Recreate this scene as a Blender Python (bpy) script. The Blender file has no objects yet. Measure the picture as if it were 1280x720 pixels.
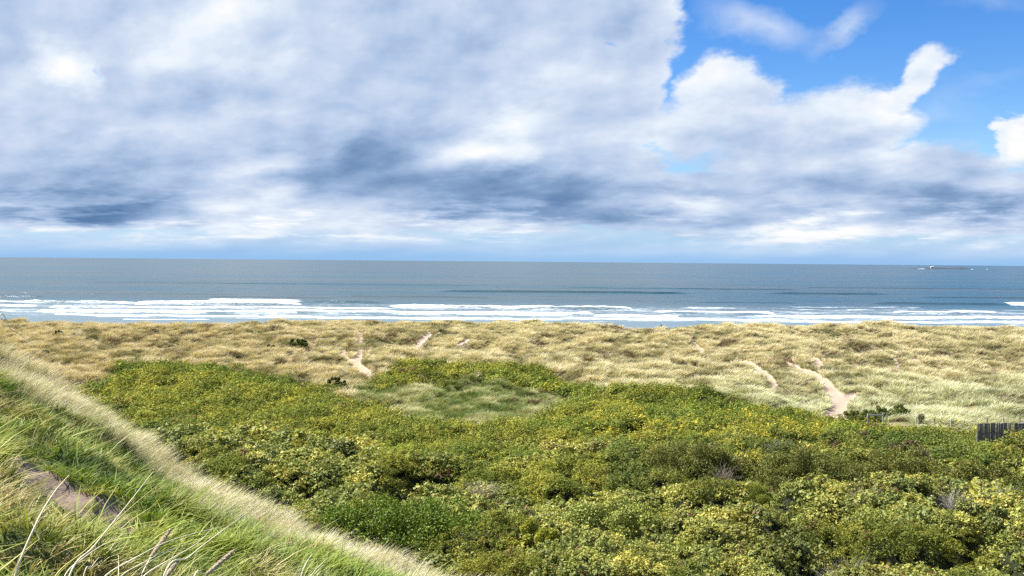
import bpy, math, random
import numpy as np
from mathutils import Matrix, Vector

SC = bpy.context.scene
rng = np.random.default_rng(7)
random.seed(7)
R = math.radians

# ------------------------------------------------------------------ camera
CAM = np.array([0.0, 0.0, 26.0])
F = 1108.0                      # focal length in pixels of a 1280 wide frame
PITCH, ROLL = R(1.73), R(0.49)
_f = np.array([0, math.cos(PITCH), -math.sin(PITCH)])
_r0 = np.array([1.0, 0, 0]); _u0 = np.array([0, math.sin(PITCH), math.cos(PITCH)])
_r = math.cos(ROLL) * _r0 + math.sin(ROLL) * _u0
_u = -math.sin(ROLL) * _r0 + math.cos(ROLL) * _u0
cd = bpy.data.cameras.new('camera'); cam = bpy.data.objects.new('camera', cd)
SC.collection.objects.link(cam); SC.camera = cam
cd.sensor_width = 36; cd.lens = 36 * F / 1280; cd.clip_start = 0.05; cd.clip_end = 200000
cam.matrix_world = Matrix(((_r[0], _u[0], -_f[0], CAM[0]), (_r[1], _u[1], -_f[1], CAM[1]),
                           (_r[2], _u[2], -_f[2], CAM[2]), (0, 0, 0, 1)))
SC.render.resolution_x, SC.render.resolution_y = 1024, 576
SC.cycles.max_bounces = 5; SC.cycles.diffuse_bounces = 2; SC.cycles.glossy_bounces = 2
SC.cycles.transmission_bounces = 2; SC.cycles.transparent_max_bounces = 4
SC.cycles.use_denoising = False; SC.cycles.filter_width = 1.4; SC.cycles.sample_clamp_direct = 6; SC.cycles.sample_clamp_indirect = 4

# ------------------------------------------------------------------ exposure, sun
EXPO = 1.1
vs = SC.view_settings
vs.view_transform = 'Standard'; vs.look = 'None'; vs.exposure = EXPO; vs.gamma = 1; vs.use_curve_mapping = False
SUN_EL, SUN_AZ = 53.0, -70.0       # azimuth measured from the view direction, negative = left
sd = bpy.data.lights.new('sun', 'SUN'); sun = bpy.data.objects.new('sun', sd); SC.collection.objects.link(sun)
sd.energy = 4.9; sd.angle = R(0.53); sd.color = (1.0, 0.955, 0.88)
_sdir = Vector((math.sin(R(SUN_AZ)) * math.cos(R(SUN_EL)), math.cos(R(SUN_AZ)) * math.cos(R(SUN_EL)), math.sin(R(SUN_EL))))
sun.rotation_euler = _sdir.to_track_quat('Z', 'Y').to_euler()
sun.location = (-80, 60, 120)


# ------------------------------------------------------------------ node helper
class NT:
    def __init__(s, tree):
        s.t = tree; s.n = tree.nodes; s.l = tree.links
    def new(s, typ, **kw):
        n = s.n.new(typ)
        for k, v in kw.items(): setattr(n, k, v)
        return n
    def put(s, sock, v):
        if v is None: return
        if isinstance(v, bpy.types.NodeSocket): s.l.new(v, sock)
        else:
            try: sock.default_value = v
            except Exception: sock.default_value = (*v, 1.0)
    def m(s, op, a, b=None, c=None, clamp=False):
        n = s.new('ShaderNodeMath', operation=op); n.use_clamp = clamp
        for i, v in enumerate((a, b, c)): s.put(n.inputs[i], v)
        return n.outputs[0]
    def add(s, *a):
        o = a[0]
        for b in a[1:]: o = s.m('ADD', o, b)
        return o
    def mul(s, a, b): return s.m('MULTIPLY', a, b)
    def rng(s, v, a, b, c=0.0, d=1.0, smooth=True):
        n = s.new('ShaderNodeMapRange'); n.clamp = True
        n.interpolation_type = 'SMOOTHSTEP' if smooth else 'LINEAR'
        for i, q in enumerate((v, a, b, c, d)): s.put(n.inputs[i], q)
        return n.outputs[0]
    def xyz(s, x, y, z=0.0):
        n = s.new('ShaderNodeCombineXYZ')
        for i, q in enumerate((x, y, z)): s.put(n.inputs[i], q)
        return n.outputs[0]
    def noise(s, vec, scale, detail=4, rough=0.55, color=False, w=None):
        n = s.new('ShaderNodeTexNoise', noise_dimensions='3D'); s.put(n.inputs['Vector'], vec)
        n.inputs['Scale'].default_value = scale; n.inputs['Detail'].default_value = detail
        n.inputs['Roughness'].default_value = rough
        return n.outputs['Color' if color else 'Fac']
    def ramp(s, fac, stops):
        n = s.new('ShaderNodeValToRGB'); s.put(n.inputs[0], fac); e = n.color_ramp.elements
        while len(e) < len(stops): e.new(0.5)
        for i, (p, c) in enumerate(stops): e[i].position = p; e[i].color = (*c, 1)
        return n.outputs[0]
    def mixc(s, f, a, b, mode='MIX'):
        n = s.new('ShaderNodeMix', data_type='RGBA', blend_type=mode)
        s.put(n.inputs[0], f); s.put(n.inputs[6], a); s.put(n.inputs[7], b)
        return n.outputs[2]
    def blob(s, vec, cx, cy, rx, ry, rot=0.0):
        n = s.new('ShaderNodeMapping', vector_type='TEXTURE'); s.put(n.inputs[0], vec)
        n.inputs[1].default_value = (cx, cy, 0); n.inputs[2].default_value = (0, 0, R(rot)); n.inputs[3].default_value = (rx, ry, 1)
        g = s.new('ShaderNodeTexGradient', gradient_type='SPHERICAL'); s.l.new(n.outputs[0], g.inputs[0])
        return g.outputs['Fac']


def sr(*c):
    """sRGB 0..255 to linear"""
    return tuple(((v / 255) / 12.92 if v / 255 <= 0.04045 else (((v / 255) + 0.055) / 1.055) ** 2.4) for v in c)


# ------------------------------------------------------------------ world: clear sky with broken cloud
W = bpy.data.worlds.new('World'); SC.world = W; W.use_nodes = True
w = NT(W.node_tree); w.n.clear()
sky = w.new('ShaderNodeTexSky', sky_type='NISHITA'); sky.sun_disc = False
sky.sun_elevation = R(SUN_EL); sky.sun_rotation = R(SUN_AZ); sky.altitude = 20
sky.air_density = 1.0; sky.dust_density = 0.0; sky.ozone_density = 3.0
bg_sky = w.new('ShaderNodeBackground')
hsv = w.new('ShaderNodeHueSaturation'); w.l.new(sky.outputs[0], hsv.inputs['Color'])
hsv.inputs['Saturation'].default_value = 1.38; hsv.inputs['Hue'].default_value = 0.512
bg_sky.inputs[1].default_value = 0.078
tc = w.new('ShaderNodeTexCoord'); sep = w.new('ShaderNodeSeparateXYZ'); w.l.new(tc.outputs['Generated'], sep.inputs[0])
ay = w.m('MAXIMUM', w.m('ABSOLUTE', sep.outputs[1]), 0.12)
U = w.m('MULTIPLY', w.m('DIVIDE', sep.outputs[0], ay), 11.08)      # 1 unit = 100 px of the photo
V = w.m('MULTIPLY', w.m('DIVIDE', sep.outputs[2], ay), 11.08)
Vc = w.m('MINIMUM', V, 30.0)
lowsky = w.rng(V, 0.0, 1.6, 0.95, 0.0, False)
w.put(bg_sky.inputs[0], w.mixc(lowsky, hsv.outputs[0], tuple(q * 6.0 for q in sr(136, 188, 242)) + (1,)))
# perspective-ish stretching: clouds flatten towards the horizon
pv = w.m('MULTIPLY', w.m('LOGARITHM', w.m('ADD', w.m('MAXIMUM', Vc, 0.0), 0.9), math.e), 3.0)
P0 = w.xyz(w.mul(U, 0.72), w.m('SUBTRACT', w.mul(pv, 1.25), w.mul(U, 0.10)), 0.0)
wn = w.new('ShaderNodeVectorMath', operation='SUBTRACT'); w.l.new(w.noise(P0, 0.9, 5, 0.6, color=True), wn.inputs[0]); wn.inputs[1].default_value = (0.5, 0.5, 0.5)
ws = w.new('ShaderNodeVectorMath', operation='MULTIPLY'); w.l.new(wn.outputs[0], ws.inputs[0]); ws.inputs[1].default_value = (1.5, 0.95, 0)
wa = w.new('ShaderNodeVectorMath', operation='ADD'); w.l.new(ws.outputs[0], wa.inputs[0]); w.l.new(w.xyz(U, Vc, 0.0), wa.inputs[1])
Q = wa.outputs[0]
qs = w.new('ShaderNodeSeparateXYZ'); w.l.new(Q, qs.inputs[0]); QX, QY = qs.outputs[0], qs.outputs[1]


def B(px, h, rx, ry, rot=0.0, wgt=1.0):
    return w.mul(w.blob(Q, (px - 640) / 100, h / 100, rx / 100, ry / 100, rot), wgt)


nL = w.noise(P0, 0.26, 3, 0.5)
def billow(vec): return w.noise(vec, 0.66, 7, 0.52)


n1 = billow(P0)                                   # billow, for density
offL = w.new('ShaderNodeVectorMath', operation='ADD'); w.l.new(P0, offL.inputs[0]); offL.inputs[1].default_value = (-0.25, 0.6, 0)
nL2 = w.noise(offL.outputs[0], 0.26, 3, 0.5)
off = w.new('ShaderNodeVectorMath', operation='ADD'); w.l.new(P0, off.inputs[0]); off.inputs[1].default_value = (-0.16, 0.24, 0)
n2 = billow(off.outputs[0])                       # the same towards the sun
n3 = w.noise(w.xyz(w.mul(U, 0.35), w.mul(pv, 1.6), 3.0), 1.0, 4, 0.5)
left = w.rng(w.m('ADD', QX, w.mul(w.m('SUBTRACT', nL, 0.5), 2.2)), 2.35, 1.75, 0, 1)                                # big bank on the left of the picture
low = w.rng(QY, 1.42, 1.0, 0, 1)
high = w.rng(V, 5.5, 8.5, 0, 1)                                   # overhead: scattered
cov = w.m('MAXIMUM', left, low)
for b in (B(1000, 150, 200, 95, 20, 1.5), B(1060, 195, 95, 48, 8, 1.5), B(1130, 220, 110, 34, 34, 1.2),
          B(900, 215, 75, 62, -10, 1.4), B(855, 170, 120, 60, 10, 1.1), B(1262, 156, 48, 42, 0, 2.4), B(1190, 110, 160, 50, 0, 1.2)):
    cov = w.m('MAXIMUM', cov, b)
cov = w.m('MULTIPLY', cov, w.rng(high, 0, 1, 1, 0.55))
nS = w.noise(w.xyz(w.mul(U, 0.9), w.mul(pv, 3.2), 7.0), 0.8, 5, 0.6)
cov = w.m('MULTIPLY', cov, w.rng(w.m('ADD', V, w.mul(w.m('SUBTRACT', nS, 0.5), 0.9)), 0.30, 0.52, 0.42, 1))
hole = w.add(B(112, 232, 18, 20, 0, .55), B(640, 120, 10, 10, 0, .2), B(760, 275, 40, 18, 0, .6), B(812, 152, 50, 24, 0, .55))
dens = w.m('SUBTRACT', w.m('ADD', cov, w.mul(w.m('SUBTRACT', n1, 0.5), 1.1)), w.add(hole, 0.0))
nF = w.noise(P0, 3.2, 4, 0.6)
alpha = w.rng(w.m('ADD', dens, w.mul(w.m('SUBTRACT', nF, 0.5), 0.55)), 0.16, 0.64)
thin = w.add(B(945, 300, 90, 28, -8, .55), B(1050, 300, 75, 20, 27, .85), B(1235, 325, 70, 14, 0, .35), B(1180, 200, 60, 30, 0, .25), B(1210, 215, 90, 14, 20, .2))
alpha = w.m('MAXIMUM', alpha, w.mul(thin, w.rng(n1, .3, .7, .3, 1.1)))
# a clearer strip hugging the sea horizon
strip = w.rng(V, 0.10, 0.32, 0.94, 0)
alpha = w.m('MAXIMUM', alpha, strip, clamp=True)
puff = w.m('MULTIPLY', w.rng(nS, 0.50, 0.64), w.m('MULTIPLY', w.rng(V, 0.15, 0.30), w.rng(V, 1.1, 0.55, 0, 1)))
alpha = w.m('MAXIMUM', alpha, w.mul(puff, 0.9))
# brightness
br = w.add(0.70, w.mul(w.m('SUBTRACT', n2, n1), -1.4), w.mul(w.m('SUBTRACT', nL2, nL), -1.25), w.mul(w.m('SUBTRACT', nF, 0.5), 0.20), w.mul(w.m('SUBTRACT', n3, 0.5), -0.18), w.mul(w.m('SUBTRACT', n1, 0.5), 0.35))
for b in (B(78, 232, 56, 30, -25, .42), B(595, 140, 110, 46, 12, .60), B(325, 122, 100, 22, 8, .35), B(730, 220, 170, 90, 0, .16),
          B(1050, 205, 150, 55, 16, .40), B(1140, 235, 100, 36, 40, .20), B(905, 235, 70, 45, 0, .25), B(1262, 160, 55, 50, 0, .6),
          B(835, 72, 110, 24, 0, .55), B(300, 68, 110, 42, 0, .55), B(985, 42, 120, 16, 3, .5), B(560, 40, 190, 14, -4, .25), B(200, 28, 330, 13, 0, .22),
          B(870, 150, 150, 60, 10, .10), B(1140, 122, 80, 26, 0, .2), B(300, 290, 220, 60, 0, .14), B(100, 285, 160, 60, 0, .08), B(1180, 50, 160, 16, 0, .12)):
    br = w.m('ADD', br, b)
flat = w.rng(w.m('ADD', w.mul(QY, 0.5), w.mul(V, 0.5)), 0.36, 0.52)
for b in (w.mul(B(110, 76, 280, 88, 0, -.64), flat), w.mul(B(650, 78, 330, 70, -6, -.58), flat), B(250, 200, 170, 45, 0, -.16), B(470, 140, 200, 60, 0, -.22),
          B(450, 300, 160, 60, 0, -.14), B(1000, 95, 190, 34, 0, -.22), w.mul(B(1240, 68, 170, 34, 0, -.5), flat), B(1090, 150, 150, 50, 10, -.12), B(25, 185, 90, 60, 0, -.14),
          B(620, 240, 160, 60, 10, -.10), B(360, 100, 60, 40, 0, -.1)):
    br = w.m('ADD', br, b)
br = w.m('ADD', br, w.mul(puff, 0.30))
br = w.m('ADD', br, w.mul(w.m('SUBTRACT', 1.0, w.rng(dens, 0.2, 1.1)), 0.12))
CE = 1 / 2 ** EXPO
ccol = w.ramp(w.m('MULTIPLY', br, 0.80, clamp=True), [(0.0, sr(92, 128, 172)), (0.24, sr(136, 165, 204)), (0.44, sr(177, 199, 231)), (0.62, sr(207, 221, 243)), (0.78, sr(232, 242, 254)), (0.94, sr(255, 255, 255))])
# air between us and the low clouds
ccol = w.mixc(w.rng(V, 0.0, 0.36, 0.95, 0.0), ccol, sr(150, 195, 240))
bg_c = w.new('ShaderNodeBackground'); w.l.new(ccol, bg_c.inputs[0]); bg_c.inputs[1].default_value = CE * 1.0
mx = w.new('ShaderNodeMixShader'); w.l.new(alpha, mx.inputs[0]); w.l.new(bg_sky.outputs[0], mx.inputs[1]); w.l.new(bg_c.outputs[0], mx.inputs[2])
wo = w.new('ShaderNodeOutputWorld'); w.l.new(mx.outputs[0], wo.inputs[0])
W.cycles.sampling_method = 'MANUAL'; W.cycles.sample_map_resolution = 512

# ------------------------------------------------------------------ numpy noise
def _hash(ix, iy, seed):
    h = (ix.astype(np.int64) * 374761393 + iy.astype(np.int64) * 668265263 + seed * 1442695041) & 0xFFFFFFFF
    h = ((h ^ (h >> 13)) * 1274126177) & 0xFFFFFFFF
    h = ((h ^ (h >> 16)) * 2246822519) & 0xFFFFFFFF
    return ((h ^ (h >> 15)) & 0xFFFFFF) / float(0xFFFFFF)


def vn(x, y, seed=0):
    x = np.asarray(x, float); y = np.asarray(y, float)
    ix, iy = np.floor(x), np.floor(y); fx, fy = x - ix, y - iy
    fx = fx * fx * (3 - 2 * fx); fy = fy * fy * (3 - 2 * fy)
    a = _hash(ix, iy, seed); b = _hash(ix + 1, iy, seed); c = _hash(ix, iy + 1, seed); d = _hash(ix + 1, iy + 1, seed)
    return (a + (b - a) * fx) * (1 - fy) + (c + (d - c) * fx) * fy


def fbm(x, y, sc, o=4, seed=0, g=0.5):
    s = 0; a = 1; t = 0
    x = np.asarray(x, float) / sc; y = np.asarray(y, float) / sc
    for i in range(o):
        s = s + a * vn(x + 17.3 * i, y - 9.1 * i, seed + i); t += a; a *= g; x = x * 2.03; y = y * 2.03
    return s / t


def domes(x, y, cell, seed, rmin=.55, rmax=.95):
    """0..1: the highest of many round hummocks"""
    x = np.asarray(x, float) / cell; y = np.asarray(y, float) / cell
    ix, iy = np.floor(x), np.floor(y); out = np.zeros_like(x)
    for dx in (-1, 0, 1):
        for dy in (-1, 0, 1):
            cx, cy = ix + dx, iy + dy
            px = cx + _hash(cx, cy, seed); py = cy + _hash(cx, cy, seed + 1)
            rr = rmin + (rmax - rmin) * _hash(cx, cy, seed + 2); hh = .5 + .5 * _hash(cx, cy, seed + 3)
            d2 = ((x - px) ** 2 + (y - py) ** 2) / rr ** 2
            out = np.maximum(out, hh * np.sqrt(np.clip(1 - d2, 0, 1)))
    return out


def sstep(a, b, v):
    t = np.clip((np.asarray(v, float) - a) / (b - a), 0, 1); return t * t * (3 - 2 * t)


def proj(x, y, z):
    dx, dy, dz = x - CAM[0], y - CAM[1], z - CAM[2]
    X = dx * _r[0] + dy * _r[1] + dz * _r[2]; Y = dx * _u[0] + dy * _u[1] + dz * _u[2]
    Z = np.maximum(dx * _f[0] + dy * _f[1] + dz * _f[2], 0.01)
    return 640 + F * X / Z, 360 - F * Y / Z


def ray(px, py):
    d = _f + (px - 640) / F * _r + (360 - py) / F * _u
    return d / d[1]


# ------------------------------------------------------------------ land form
_VY = [-60, 0, 20, 38, 60, 80, 105, 125, 160, 200, 225, 240, 247, 255, 266, 285, 330, 345, 400, 700]
_VZ = [19, 15, 12.6, 9.9, 7.8, 6.6, 5.7, 5.5, 5.5, 5.9, 7.0, 7.9, 8.0, 6.5, 3.4, 1.4, .25, -.1, -1.3, -7]
_HH_Y = [30, 60, 80, 105, 125, 165]; _HH = [2.9, 2.9, 2.4, 1.5, 1.1, .8]
_CP = [-180, -90, -56, -38.7, -30, -26, -20.3, -15.6, -12.3, -7.2, -2.6, 5.7, 31, 90, 180]
_CS = [0, 0, .04, .075, .126, .174, .258, .305, .334, .376, .408, .45, .52, .4, 0]
_CD = [30, 30, 24, 24, 22, 20, 16, 14.5, 13.5, 12.5, 12, 11, 10, 10, 30]


def valley(x, y):
    return np.interp(y, _VY, _VZ)


def hill_parts(x, y):
    r = np.hypot(x, y); phi = np.degrees(np.arctan2(x, y))
    dc = np.interp(phi, _CP, _CD) * (1 + .06 * (fbm(x, y, 3.0, 2, 5) - .5) * 2); s = np.interp(phi, _CP, _CS)
    return r, phi, dc, s * dc * np.maximum(np.cos(np.radians(phi)), .45)


SKY_PX = [-400, 0, 200, 430, 520, 640, 700, 770, 800, 840, 880, 1000, 1280, 1700]
SKY_DZ = [-.9, -.9, -.7, -.5, -.1, -.1, .1, -.5, -1.3, -1.5, -.1, .1, -.1, -.1]
# sand openings in the marram: polylines in photo pixels, (x, y, width)
SAND = [[(1000, 459, 3), (1014, 464, 6), (1026, 473, 9), (1038, 484, 13), (1048, 497, 22), (1048, 506, 27), (1040, 516, 32)],
        [(1048, 500, 12), (1060, 492, 8), (1070, 486, 3)], [(1022, 506, 5), (1030, 514, 9), (1040, 517, 10)],
        [(925, 447, 5), (940, 454, 6), (955, 463, 8), (966, 476, 11)], [(868, 427, 6), (877, 436, 8)],
        [(428, 436, 7), (434, 447, 8), (446, 457, 10), (461, 465, 11)], [(452, 435, 8), (448, 446, 9), (447, 455, 8)],
        [(396, 419, 4), (390, 432, 5), (379, 443, 6), (363, 452, 8)], [(520, 428, 6), (537, 414, 5)], [(453, 412, 4), (447, 424, 6)],
        [(575, 451, 3), (587, 442, 3)], [(592, 418, 3), (570, 429, 3)], [(1013, 443, 6), (1024, 453, 9)], [(1030, 446, 3), (1060, 440, 5), (1090, 437, 3), (1121, 437, 3)],
        [(1121, 437, 5), (1119, 447, 5), (1124, 462, 5)], [(1140, 444, 4), (1150, 447, 3)], 
        [(1062, 441, 6), (1072, 445, 5)], [(688, 455, 6), (694, 458, 5)], [(800, 419, 2), (840, 440, 2)], [(982, 450, 2), (1005, 461, 4)]]
DIRT = [[(8, 565, 13), (30, 580, 20), (70, 601, 22), (108, 621, 17)], [(124, 623, 9), (140, 634, 15), (162, 645, 12)]]


SAND = [[(a, b, c * (1.15 if c < 12 else 1.05)) for a, b, c in L_] for L_ in SAND]


def polymask(px, py, lines, soft=.35):
    m = np.zeros_like(px)
    for L in lines:
        for (x0, y0, w0), (x1, y1, w1) in zip(L[:-1], L[1:]):
            # vertical distances are stretched: an opening seen at a low angle is long on the ground
            dx, dy = x1 - x0, y1 - y0; l2 = dx * dx + dy * dy + 1e-6
            t = np.clip(((px - x0) * dx + (py - y0) * dy) / l2, 0, 1)
            d = np.hypot(px - x0 - t * dx, (py - y0 - t * dy) * 1.5); hw = (w0 + (w1 - w0) * t) / 2
            m = np.maximum(m, 1 - sstep(1 - soft, 1 + soft, d / hw))
    return m


def smooth_ref(x, y):
    """the smooth surface the photo's outlines are laid on"""
    return valley(x, y) + .45


_cache = {}


def sand_mask(x, y, up=0.0, fat=1.0):
    z = smooth_ref(x, y) + up
    px, py = proj(x, y, z)
    px = px + (fbm(x, y, 2.2, 3, 71) - .5) * 7; py = py + (fbm(x, y, 2.5, 3, 72) - .5) * 4
    ok = (y > 100) & (y < 262)
    return np.where(ok, polymask(px, py, SAND if fat == 1 else [[(a, b, c * fat + 6) for a, b, c in L_] for L_ in SAND]), 0)


def dirt_mask(x, y, z, up=0.0, fat=0):
    px, py = proj(x, y, z + up)
    px = px + (fbm(x, y, .5, 3, 73) - .5) * 14; py = py + (fbm(x, y, .4, 3, 74) - .5) * 12
    ok = (y > 1) & (y < 20)
    return np.where(ok, polymask(px, py, [[(a, b, c + fat) for a, b, c in L_] for L_ in DIRT], .3), 0)


def hill(x, y):
    r, phi, dc, drop = hill_parts(x, y)
    u = np.clip(r / dc, 0, 1)
    z = 26 - 1.62 - (drop - 1.62) * u ** 1.12
    over = np.maximum(r - dc, 0)
    z = z - over * 0.75 * sstep(0, 2.5, over) - over * .1
    bump = (fbm(x, y, 1.7, 4, 11) - .5) * .75 + (domes(x, y, .9, 13) - .4) * .16 + (fbm(x, y, .45, 3, 15) - .5) * .16
    bump = bump - .45 * np.exp(-((x + 2.9) / .7) ** 2 - ((y - 5.0) / .28) ** 2) - .3 * np.exp(-((x + 1.6) / .4) ** 2 - ((y - 5.4) / .2) ** 2) - .3 * np.exp(-((x + 3.1) / .3) ** 2 - ((y - 8.4) / .3) ** 2)
    z = z + bump * sstep(1.2, 4, r)
    return z


def ground(x, y):
    x = np.asarray(x, float); y = np.asarray(y, float)
    v = valley(x, y)
    dn = sstep(108, 135, y) * (1 - sstep(258, 275, y)) * (1 - .8 * sand_mask(x, y, .3, 1.6))
    ridge = np.exp(-((y - 243) / 13) ** 2)
    px = 640 + F * x / np.maximum(y, 1)
    v = v + dn * (1 - .6 * ridge) * ((fbm(x, y * .8, 26, 2, 21) - .5) * 4.2 + (fbm(x * .8, y, 9, 3, 22) - .5) * 2.2)
    v = v + dn * (1 - .5 * ridge) * ((domes(x * .8 + .25 * y, y, 3.0, 31) - .45) * 1.45 + (domes(x + .2 * y, y * .8, 9.5, 35) - .5) * 1.7)
    v = v + ridge * (np.interp(px, SKY_PX, SKY_DZ) + (fbm(x, y, 9, 3, 23) - .5) * 1.8 + (domes(x, y, 6, 37) - .5) * .8)
    sc = sstep(20, 34, y) * (1 - dn)
    v = v + sc * (fbm(x, y, 15, 2, 24) - .5) * 1.6
    # sand tracks are worn below the turf
    v = v - .35 * sand_mask(x, y)
    # far to the sides
    h = hill(x, y)
    k = .8
    near = np.hypot(x, y) < 75
    m = np.where(near, .5 * (h + v + np.sqrt((h - v) ** 2 + k * k * .2)), v)
    return m


# scrub extent, photo pixels: top edge
_BX = [-300, 0, 120, 135, 170, 230, 320, 360, 400, 440, 480, 540, 600, 660, 690, 720, 760, 800, 850, 900, 950, 1000, 1040, 1080, 1150, 1230, 1280, 1600]
_BY = [480, 480, 478, 470, 463, 461, 466, 470, 484, 497, 508, 518, 524, 522, 510, 494, 487, 487, 491, 497, 501, 509, 517, 522, 529, 529, 528, 528]
_TX = [455, 480, 500, 560, 620, 680, 740, 760]; _TY = [478, 468, 460, 463, 462, 469, 484, 492]
_UX = [455, 520, 600, 680, 740, 760]; _UY = [480, 479, 477, 486, 494, 494]


def scrub_mask(x, y):
    z = valley(x, y) + np.interp(y, _HH_Y, _HH)
    px, py = proj(x, y, z)
    wob = (fbm(x, y, 9, 3, 41) - .5) * 12
    a = sstep(-4, 4, py + wob - np.interp(px, _BX, _BY))
    b = sstep(-1.2, 1.2, py + wob * .5 - np.interp(px, _TX, _TY)) * sstep(-1.2, 1.2, np.interp(px, _UX, _UY) - py - wob * .5) * ((px > 458) & (px < 758))
    return np.where((y > 20) & (y < 175), np.maximum(a, b), 0), px, py


def canopy(x, y, g=None, m=None):
    if g is None: g = ground(x, y)
    if m is None: m = scrub_mask(x, y)[0]
    hh = np.interp(y, _HH_Y, _HH)
    wx = x + (fbm(x, y, 3, 3, 53) - .5) * 2.4; wy = y + (fbm(x, y, 3, 3, 54) - .5) * 2.4
    pxx, pyy = proj(x, y, valley(x, y) + hh)
    edge = np.interp(pyy - np.interp(pxx, _BX, _BY), [0, 10, 30], [.45, .6, 1.0])
    d1 = domes(wx * .8, wy, 4.8, 51, .42, .74); d2 = domes(wx, wy, 1.9, 55); d3 = domes(wx, wy, .8, 58)
    c = hh * edge * (.05 + .95 * d1 ** .9 + .26 * d2 + .10 * d3) + (fbm(x, y, 18, 2, 57) - .5) * .8 * (y < 100)
    for s_ in SHRUBS:
        if s_['st'] in ('olive', 'leafy', 'ivy') and 'c' in s_ and s_['y'][0] < 85:
            k_ = .95 if s_['st'] == 'olive' else .6
            c = c * (1 - k_ * np.exp(-((x - s_['c'][0]) / s_['r'][0]) ** 4 - ((y - (s_['c'][1] - s_['r'][1] - 1.5)) / 2.3) ** 2))
    # room in front of the slatted fence
    pxx = 640 + F * x / np.maximum(y, 1)
    c = c - .05 * sstep(1205, 1225, pxx) * (1 - sstep(1235, 1265, pxx)) * sstep(78, 81, y) * (1 - sstep(90, 100, y)) + .8 * sstep(1228, 1285, pxx) * sstep(74, 79, y) * (1 - sstep(83, 86, y))
    return g + np.maximum(c, .12) * m


def pick(px, py, fn=ground, y0=1.5, y1=330):
    d = ray(px, py); ys = np.geomspace(y0, y1, 4000)
    z = CAM[2] + d[2] * ys; g = fn(d[0] * ys, ys)
    i = int(np.argmax(z < g)) if (z < g).any() else len(ys) - 1
    return np.array([d[0] * ys[i], ys[i], g[i]])


# ------------------------------------------------------------------ object helpers
def tag(o, label=None, cat=None, group=None, kind=None):
    if label: o['label'] = label
    if cat: o['category'] = cat
    if group: o['group'] = group
    if kind: o['kind'] = kind
    return o


def mesh_np(name, verts, faces, mat=None, parent=None, attrs=None, smooth=False, loc=None):
    """faces: (n,k) int array"""
    me = bpy.data.meshes.new(name)
    verts = np.asarray(verts, np.float32); faces = np.asarray(faces, np.int32)
    me.vertices.add(len(verts)); me.vertices.foreach_set('co', verts.ravel())
    k = faces.shape[1]
    me.loops.add(faces.size); me.loops.foreach_set('vertex_index', faces.ravel())
    me.polygons.add(len(faces)); me.polygons.foreach_set('loop_start', np.arange(0, faces.size, k, dtype=np.int32))
    me.update(calc_edges=True)
    if smooth: me.polygons.foreach_set('use_smooth', np.ones(len(faces), bool))
    for nm, arr in (attrs or {}).items():
        arr = np.asarray(arr, np.float32)
        if arr.ndim == 1:
            at = me.attributes.new(nm, 'FLOAT', 'POINT'); at.data.foreach_set('value', arr)
        else:
            at = me.attributes.new(nm, 'FLOAT_COLOR', 'POINT')
            if arr.shape[1] == 3: arr = np.concatenate([arr, np.ones((len(arr), 1), np.float32)], 1)
            at.data.foreach_set('color', arr.ravel())
    if mat: me.materials.append(mat)
    o = bpy.data.objects.new(name, me); SC.collection.objects.link(o)
    if loc is not None: o.location = loc
    if parent: o.parent = parent
    return o


class MB:
    """collects quads and triangles of solid pieces"""
    def __init__(s): s.v = []; s.f = []
    def box(s, c, size, rot=None, jit=0):
        n = len(s.v); hx, hy, hz = [q / 2 for q in size]
        for z in (-hz, hz):
            for x, y in ((-hx, -hy), (hx, -hy), (hx, hy), (-hx, hy)):
                p = Vector((x, y, z))
                if rot: p = rot @ p
                s.v.append(tuple(Vector(c) + p + Vector((random.uniform(-jit, jit), random.uniform(-jit, jit), random.uniform(-jit, jit)))))
        for q in ((0, 3, 2, 1), (4, 5, 6, 7), (0, 1, 5, 4), (1, 2, 6, 5), (2, 3, 7, 6), (3, 0, 4, 7)): s.f.append([n + i for i in q])
    def tube(s, pts, rad, seg=7, cap=True):
        n = len(s.v); pts = [Vector(p) for p in pts]
        for i, p in enumerate(pts):
            t = (pts[min(i + 1, len(pts) - 1)] - pts[max(i - 1, 0)]).normalized()
            a = t.orthogonal().normalized() if i == 0 else (a - a.dot(t) * t).normalized()
            b = t.cross(a); r = rad[i] if hasattr(rad, '__len__') else rad
            for k in range(seg):
                an = 2 * math.pi * k / seg; s.v.append(tuple(p + (a * math.cos(an) + b * math.sin(an)) * r))
        for i in range(len(pts) - 1):
            for k in range(seg):
                k2 = (k + 1) % seg
                s.f.append([n + i * seg + k, n + i * seg + k2, n + (i + 1) * seg + k2, n + (i + 1) * seg + k])
        if cap:
            s.f.append([n + k for k in range(seg)][::-1]); s.f.append([n + (len(pts) - 1) * seg + k for k in range(seg)])
    def build(s, name, mat, parent=None, smooth=False):
        me = bpy.data.meshes.new(name); me.from_pydata(s.v, [], s.f); me.update()
        if smooth:
            for p in me.polygons: p.use_smooth = True
        me.materials.append(mat); o = bpy.data.objects.new(name, me); SC.collection.objects.link(o)
        if parent: o.parent = parent
        return o


def empty(name, loc, rz=0, rot=None):
    o = bpy.data.objects.new(name, None); SC.collection.objects.link(o); o.location = loc
    o.rotation_euler = rot if rot else (0, 0, rz); o.empty_display_size = .2
    return o


# ------------------------------------------------------------------ materials
def mat_new(name):
    m = bpy.data.materials.new(name); m.use_nodes = True; t = NT(m.node_tree); t.n.clear()
    return m, t


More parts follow.
